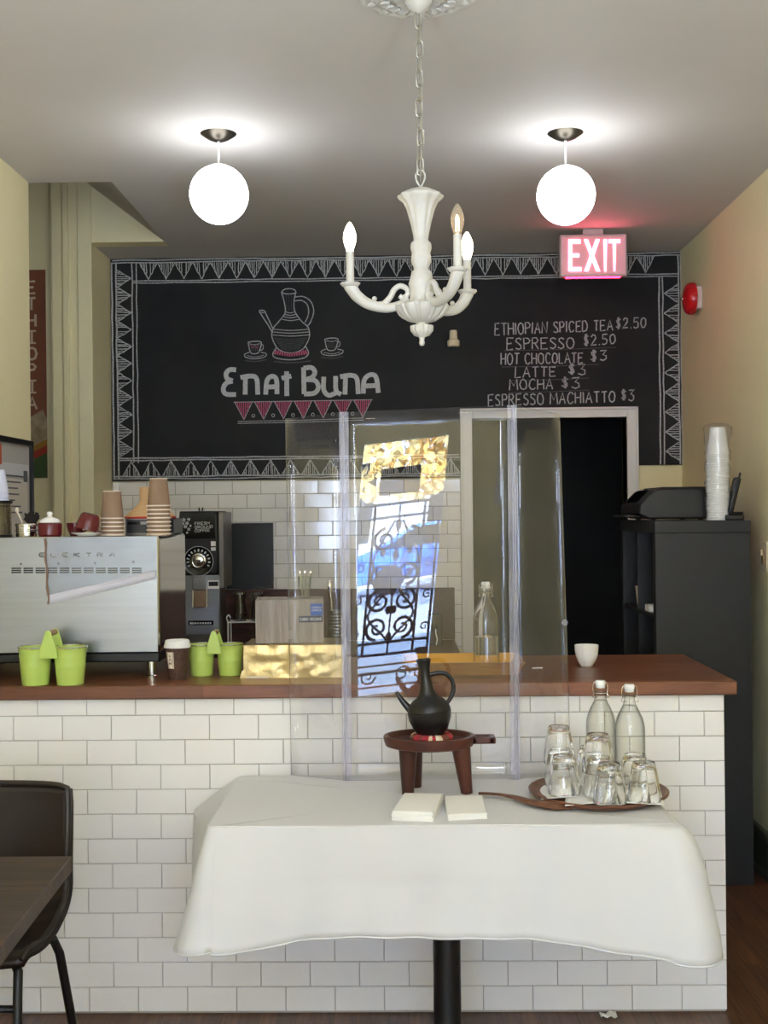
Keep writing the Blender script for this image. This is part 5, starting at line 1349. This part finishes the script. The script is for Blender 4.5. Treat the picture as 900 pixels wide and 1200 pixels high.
p0, p1 = PY(265, 613.5, YB - .03), PY(320.5, 690, YB - .03)
bp = thing('message_board', 'plain black square panel leaning on cream tiles beside the grinder', 'panel', ((p0.x + p1.x) / 2, YB - .008, p1.z + .001))
hw = (p1.x - p0.x) / 2; hh = p0.z - p1.z
MB().box(-hw, hw, -.020, 0, .0, hh).build('panel_face', BLACKM, bp, bevel=.002)
ip = MB().box(-hw, -hw + .01, -.022, -.02, .0, hh).box(hw - .01, hw, -.022, -.02, 0, hh).box(-hw, hw, -.022, -.02, hh - .01, hh).box(-hw, hw, -.022, -.02, 0, .01); ip.build('panel_edge', BLACK, bp)
# wire rack
YW = 6.10; rx0, rx1 = PY(269, 727, YW).x, PY(312, 727, YW).x; zr_ = PY(290, 727.5, YW).z
wr_ = thing('wire_rack', 'small white wire rack with glass jugs on the back counter', 'rack', ((rx0 + rx1) / 2, YW, ZK))
hw = (rx1 - rx0) / 2; h_ = zr_ - ZK
r_ = MB()
for y in (-.05, .05):
    r_.tube(catmull([(-hw, y, 0), (-hw, y, h_ - .01), (-hw + .012, y, h_ - .003), (hw - .012, y, h_ - .003), (hw, y, h_ - .01), (hw, y, 0)], 5), .004, 8)
for k in range(9): x = lerp(-hw + .01, hw - .01, k / 8); r_.tube([(x, -.05, h_ - .003), (x, .05, h_ - .003)], .003, 6)
r_.tube(catmull([(-hw, -.05, h_ + .0), (-hw - .008, -.05, h_ + .02), (-hw + .004, -.05, h_ + .035), (-hw + .012, -.05, h_ + .02)], 4), .0035, 6)
r_.build('wire_frame', WHITEP, wr_)
JG = pane('jug_glass', (.90, .92, .90), .07, edge=(.35, .37, .36))
for k, (xx, lab) in enumerate(((287, 'clear glass jug on the wire rack, nearer the grinder'), (314, 'clear glass jug beside the wire rack, behind the wooden box'))):
    xj = PY(xx, 700, YW).x if k == 0 else PY(316, 700, 6.12).x
    zj = zr_ + .001 if k == 0 else zr_ + .001
    if k == 1: xj = rx1 - .032
    xj = (rx0 + .055) if k == 0 else (rx1 - .045)
    jg = thing('glass_jug', lab, 'jug', (xj, YW, zj), 0, 'glass jugs on the wire rack')
    MB().lathe([(0, 0), (.03, 0), (.034, .006), (.034, .05), (.026, .085), (.024, .105), (.032, .135), (.0345, .14), (.032, .14), (.022, .106), (.03, .05), (.03, .01), (0, .008)], 28).build('jug_body', JG, jg)
    MB().tube(catmull([(.026, 0, .118), (.05, 0, .122), (.06, 0, .1), (.052, 0, .06), (.032, 0, .045)], 5), .005, 8).build('handle', JG, jg)
    MB().lathe([(.0315, .137), (.0355, .137), (.0355, .145), (.0315, .145)], 28).build('rim_band', CHROME, jg)
# utensil jug beside the machine
xj = PY(199, 740, 5.98).x
uj = thing('utensil_jug', 'glass jug of steel utensils between the espresso machine and grinder', 'jug', (xj - .005, 5.98, ZK))
MB().lathe([(0, 0), (.04, 0), (.044, .008), (.046, .13), (.044, .13), (.041, .012), (0, .01)], 28).build('jug_body', JG, uj)
for k, (tx, zz_, lab) in enumerate(((-.03, .30, 'thin steel whisk leaning left in the utensil jug'), (.032, .27, 'steel spatula leaning right in the utensil jug'))):
    u_ = MB().tube(catmull([(0, 0, .014), (tx * .5, .004, .13), (tx, .006, zz_)], 5), [.004, .006], 8)
    if k == 0:
        for a in range(6):
            c_, s_ = cos(a * PI / 6), sin(a * PI / 6)
            u_.tube(catmull([(tx, .006, zz_ - .01), (tx - .008 + .016 * c_, .006 + .016 * s_, zz_ + .03), (tx - .008, .006, zz_ + .065), (tx - .008 - .016 * c_, .006 - .016 * s_, zz_ + .03), (tx, .006, zz_ - .01)], 5), .0016, 6)
    else: u_.box(tx - .018, tx + .018, .003, .008, zz_ - .01, zz_ + .06)
    tag(u_.build('whisk' if k == 0 else 'spatula', CHROME, loc=(xj - .005, 5.98, ZK + .001)), lab, 'utensil', 'utensils in the jug')
x = PY(212, 745, 5.55).x
# black dispenser near the doorway
xa, xb = PY(501, 742, 6.16).x, PY(518, 742, 6.16).x
dz_ = PY(510, 719, 6.16).z - ZK
bd2 = thing('black_dispenser', 'black upright dispenser with pale cord against the dark backsplash', 'dispenser', ((xa + xb) / 2, 6.16, ZK))
hw = (xb - xa) / 2
MB().box(-hw, hw, 0, .09, 0, dz_).build('case', BLACK, bd2, bevel=.006)
MB().tube(catmull([(.006, -.004, dz_ * .55), (.005, -.012, dz_ * .4), (.012, -.01, dz_ * .2), (.006, -.012, .004)], 5), .0032, 8).build('cord', WHITEP, bd2)
MB().lathe([(0, 0), (.012, 0), (.010, .014), (0, .015)], 16, T(.006, -.001, dz_ * .58) @ RX(PI / 2)).build('spigot', BLACKG, bd2)

# ------------------------------------------------------------------ chair and foreground table
YCH_ = 3.08
zct = PY(60, 919, YCH_ + .03).z; xcr = PY(80.5, 960, YCH_).x
hwc = .235; xcc = xcr - hwc
chr_ = thing('dining_chair', 'dark brown leather bucket chair with black metal legs behind the wooden table', 'chair', (xcc, YCH_ - .2, 0))
zseat = .512
def shell(u, v):
    """v 0 front seat edge -> 1 backrest top ; u across"""
    s_ = u * 2 - 1
    if v < .42:
        t = v / .42; y = lerp(-.10, .14, t); z = zseat + .012 * (1 - t) ** 2 * 0 - .022 * sin(PI * t * .8) - (.028 * (1 - t / .18) ** 2 if t < .18 else 0)
        half = lerp(.205, .241, t ** .7)
        z += lerp(.012, .05, t * t) * abs(s_) ** 2.2; y -= .06 * abs(s_) ** 3 * t * t
        return Vector((s_ * half, y, z))
    t = min(1.0, max(0.0, (v - .42) / .58)); ang = min(1, t / .35)
    y = .14 + .075 * math.sin(ang * PI / 2) + .02 * max(0, t - .35); z = zseat - .015 + (zct - zseat + .015) * (t ** 1.35 if t < 1 else 1)
    half = lerp(.241, .237, min(1, t * 2)) - .003 * max(0, (t - .9) / .1)
    wrap = .06 * (abs(s_) ** 3) * (1 - .45 * t)
    z2 = z + .05 * (abs(s_) ** 2.2) * (1 - t) ** 1.2
    if t > .9: z2 -= .007 * (abs(s_) ** 14) * (t - .9) * 10
    return Vector((s_ * half, y - wrap, min(z2, zct)))
m_ = MB(); m_.grid(shell, 26, 40); sh = m_.build('seat_shell', LEATHER, chr_, angle=80, solid=.022)
sh.modifiers['solid'].offset = -1
pp = MB(); pts = [shell(0, k / 40) + Vector((0, 0, .004)) for k in range(41)]; pts2 = [shell(1, k / 40) + Vector((0, 0, .004)) for k in range(41)]
pp.tube(pts + [shell(k / 20, 1) + Vector((0, 0, .004)) for k in range(1, 20)] + pts2[::-1], .008, 8); pp.build('piping', LEATHER, sh)
bx1 = PY(87.5, 1195, YCH_ + .08)
for sx in (-1, 1):
    MB().tube([(sx * .200, .075, zseat - .022), (sx * .226, .085, zseat - .030), (sx * .234, .11, .44), (sx * .252, .27, .008)], .0115, 12).build('leg', BLACKM, chr_)
    MB().tube([(sx * .165, -.03, zseat - .040), (sx * .183, -.055, zseat - .055), (sx * .186, -.07, .40), (sx * .196, -.12, .008)], .0115, 12).build('leg', BLACKM, chr_)
MB().tube([(-.186, -.074, .375), (.186, -.074, .375)], .009, 10).build('stretcher', BLACKM, chr_)
MB().tube(catmull([(-.165, -.03, zseat - .042), (-.175, .02, zseat - .044), (-.195, .07, zseat - .03)], 4), .010, 10).tube(catmull([(.165, -.03, zseat - .042), (.175, .02, zseat - .044), (.195, .07, zseat - .03)], 4), .010, 10).build('seat_frame', BLACKM, chr_)

ZF = .752
c0 = PZ(84.5, 1003, ZF); c1 = PZ(0, 1110, ZF)
ft_ = thing('wooden_table', 'dark grained wooden table at the near corner, its corner over the chair', 'table', (c0.x - .36, c0.y - .45, 0))
sk_ = (c1.x - c0.x) / (c1.y - c0.y)
y1_ = c0.y; y0_ = c0.y - .95
poly = [(c0.x - .72, y1_ + .0), (c0.x - .72, y0_), (c0.x + sk_ * (y0_ - y1_), y0_), (c0.x, y1_)]
ang_ = math.atan2(-sk_ * 1, 1) 
m_ = MB().prism([(x - ft_.location.x, y - ft_.location.y) for x, y in poly], .036, T(0, 0, ZF - .036)); m_.build('tabletop', FWOOD, ft_, bevel=.003)
MB().tube([(0, 0, .03), (0, 0, ZF - .036)], .038, 20).build('column', BLACKM, ft_)
MB().box(-.25, .25, -.03, .03, 0, .03).box(-.03, .03, -.28, .28, 0, .03).build('base', BLACKM, ft_, bevel=.008)
p_ = PZ(711, 1187, 0)
sp_ = MB(); random.seed(2)
sp_.grid(lambda u, v: Vector(((u - .5) * .05, (v - .5) * .035, .004 + .006 * sin(u * 6) * sin(v * 5) + .003 * sin(u * 13))), 8, 6)
tag(sp_.build('paper_scrap', PAPER, loc=(p_.x, YCF - .035, 0.003), solid=.001, angle=80), 'tiny crumpled white paper scrap on the floor at the counter foot', 'paper')

# ------------------------------------------------------------------ street door behind the camera and the street it looks on
DRB = mat('dark_iron_paint', (26, 24, 24), 0.5)
f_ = MB(); x0, x1, z0, z1 = DG; yd = YF - .06
f_.box(x0 - .12, x0, yd - .03, yd + .03, .01, z1 + .14); f_.box(x1, x1 + .12, yd - .03, yd + .03, .01, z1 + .14); f_.box(x0, x1, yd - .03, yd + .03, z1, z1 + .14); f_.box(x0, x1, yd - .03, yd + .03, .01, z0)
f_.box(x0, x1, yd - .02, yd + .02, .355, .375)
dr1 = struct(f_.build('door_1', DRB, bevel=.004))
gl_ = MB().box(x0, x1, yd - .003, yd + .003, z0, z1).build('pane', pane('door_glass', (.97, .98, .98), .04), dr1)
gi = MB(); yg = yd - .012
def bar(xa, za, xb, zb, r=.009): gi.tube([(xa, yg, za), (xb, yg, zb)], r, 8)
gz0, gz1 = .50, 1.63; gx0_, gx1_ = x0 + .02, x1 - .02
for z in (gz0, gz0 + .09, gz1 - .10, gz1): bar(gx0_, z, gx1_, z, .011)
for x in (gx0_, gx0_ + .11, gx1_ - .11, gx1_): bar(x, gz0, x, gz1, .010)
bar(x0, .26, x1, .26, .008); bar(x0, .42, x1, .42, .008)
def spiral(cx_, cz_, r, a0, turns, sgn, th=.013):
    n_ = 34; pts = []
    for k in range(n_ + 1):
        t = k / n_; rr = r * (1 - .82 * t); a = a0 + sgn * turns * 2 * PI * t; pts.append((cx_ + rr * cos(a), yg, cz_ + rr * sin(a)))
    gi.tube(pts, [th, th * .6], 8)
xm_ = (x0 + x1) / 2
for sx in (-1, 1):
    for zc, fl2 in ((1.36, 1), (1.10, -1), (.90, 1), (.70, -1)):
        spiral(xm_ + sx * .095, zc, .088, PI / 2 * fl2 if sx > 0 else PI / 2 * fl2, 1.6, sx * fl2 * -1)
    gi.tube(catmull([(xm_ + sx * .01, yg, gz0 + .1), (xm_ + sx * .06, yg, .66), (xm_ + sx * .17, yg, .8), (xm_ + sx * .05, yg, 1.0), (xm_ + sx * .17, yg, 1.2), (xm_ + sx * .03, yg, 1.5)], 6), .009, 8)
    for k in range(4): spiral(xm_ + sx * .262, .68 + k * .24, .035, k, 1.2, sx, .007)
    for k in range(3): gi.sphere((xm_ + sx * (.02 + .04 * k), yg, .83 + .22 * k), .024, 8, None, (1, .5, 1.4))
    spiral(xm_ + sx * .13, .34, .06, 0, 1.4, sx, .008); spiral(xm_ + sx * .25, .34, .05, 2, 1.4, -sx, .008)
for zc in (.62, .98, 1.24, 1.47): gi.sphere((xm_, yg, zc), .03, 10, None, (.8, .4, 1.6))
bar(xm_, gz0, xm_, gz1, .007)
gi.build('iron_grille', DRB, dr1)
dsg = MB().box(xm_ - .17, xm_ + .13, yd + .004, yd + .010, 1.70, 1.90).build('hanging_sign_back', DRB, dr1)

WALK = mat('pale_pavement', (196, 194, 190), .8, var=.05, vscale=3)
struct(MB().box(-14, 14, -6.2, YF - .16, -.12, -.02).build('sidewalk', WALK, smooth=False))
struct(MB().box(-14, 14, -30, -6.2, -.2, -.10).build('road', mat('sunlit_asphalt', (196, 196, 198), .85, var=.06, vscale=2), smooth=False))
fa = MB().box(-14, 14, -24, -23, -.1, 9)
fac = tag(fa.build('street_building', mat('pale_facade', (226, 226, 228), .8, var=.04, vscale=1), smooth=False), 'pale building across the street, seen only as a reflection in the acrylic screen', 'building')
for k in range(6):
    MB().box(-7.5 + k * 2.6, -6.3 + k * 2.6, -23, -22.97, 1.0 + (k % 2) * .2, 3.0).build('facade_window', BLACKG, fac)
tr_ = thing('street_tree', 'yellow-leaved street tree, seen only as a reflection in the acrylic screen', 'tree', (-.15, -11.5, -.1))
MB().tube(catmull([(.9, -.4, 0), (.85, -.4, 1.2), (.7, -.3, 2.3), (.6, 0, 3.4)], 5), [.13, .06], 10).build('trunk', DWOOD, tr_)
lv_ = MB(); random.seed(21)
for k in range(2600):
    x = random.gauss(.15, .85); y = random.gauss(0, .6); z = random.uniform(1.85, 4.4) + .2 * abs(x)
    if random.random() < .35 and x < 0: continue
    a, b_ = random.uniform(0, 2 * PI), random.uniform(-.8, .8); s_ = random.uniform(.05, .10)
    m4 = T(x, y, z) @ RZ(a) @ RX(b_)
    lv_.add([(-s_, 0, -s_ * .2), (0, 0, -s_), (s_, 0, -.2 * s_), (s_ * .6, 0.02, s_ * .7), (0, 0, s_), (-s_ * .6, .02, s_ * .7)], [(0, 1, 2, 3, 4, 5)], m4)
lv_.build('foliage', mat('yellow_leaves', (226, 184, 84), .7, c2=(244, 220, 150), vscale=1.2), tr_, smooth=False)
# blue parked car across the road
cr_ = thing('parked_car', 'blue parked car, seen only as a reflection in the acrylic screen', 'car', (.9, -19.2, -.10))
CARB = mat('blue_car_paint', (40, 110, 214), .3, coat=.6)
prof = [(-2.1, .28), (2.1, .28), (2.15, .62), (1.9, .82), (1.1, .92), (.5, 1.38), (-.9, 1.42), (-1.7, .98), (-2.12, .88)]
MB().prism(prof, 1.7, T(0, .85, 0) @ RX(PI / 2)).build('car_body', CARB, cr_, bevel=.06, seg=3)
for sx in (-1.3, 1.3):
    for y in (-.86, .70): MB().lathe([(0, 0), (.2, 0), (.31, .01), (.32, .05), (.31, .15), (.2, .16), (0, .16)], 28, T(sx, y + .16, .32) @ RX(PI / 2)).build('wheel', BLACKM, cr_)
MB().prism([(1.0, .94), (.46, 1.33), (-.2, 1.36), (-.2, .95)], .01, T(0, .862, 0) @ RX(PI / 2)).build('side_window', BLACKG, cr_)
MB().prism([(-.3, .95), (-.3, 1.36), (-.86, 1.36), (-1.5, .98)], .01, T(0, .862, 0) @ RX(PI / 2)).build('side_window', BLACKG, cr_)
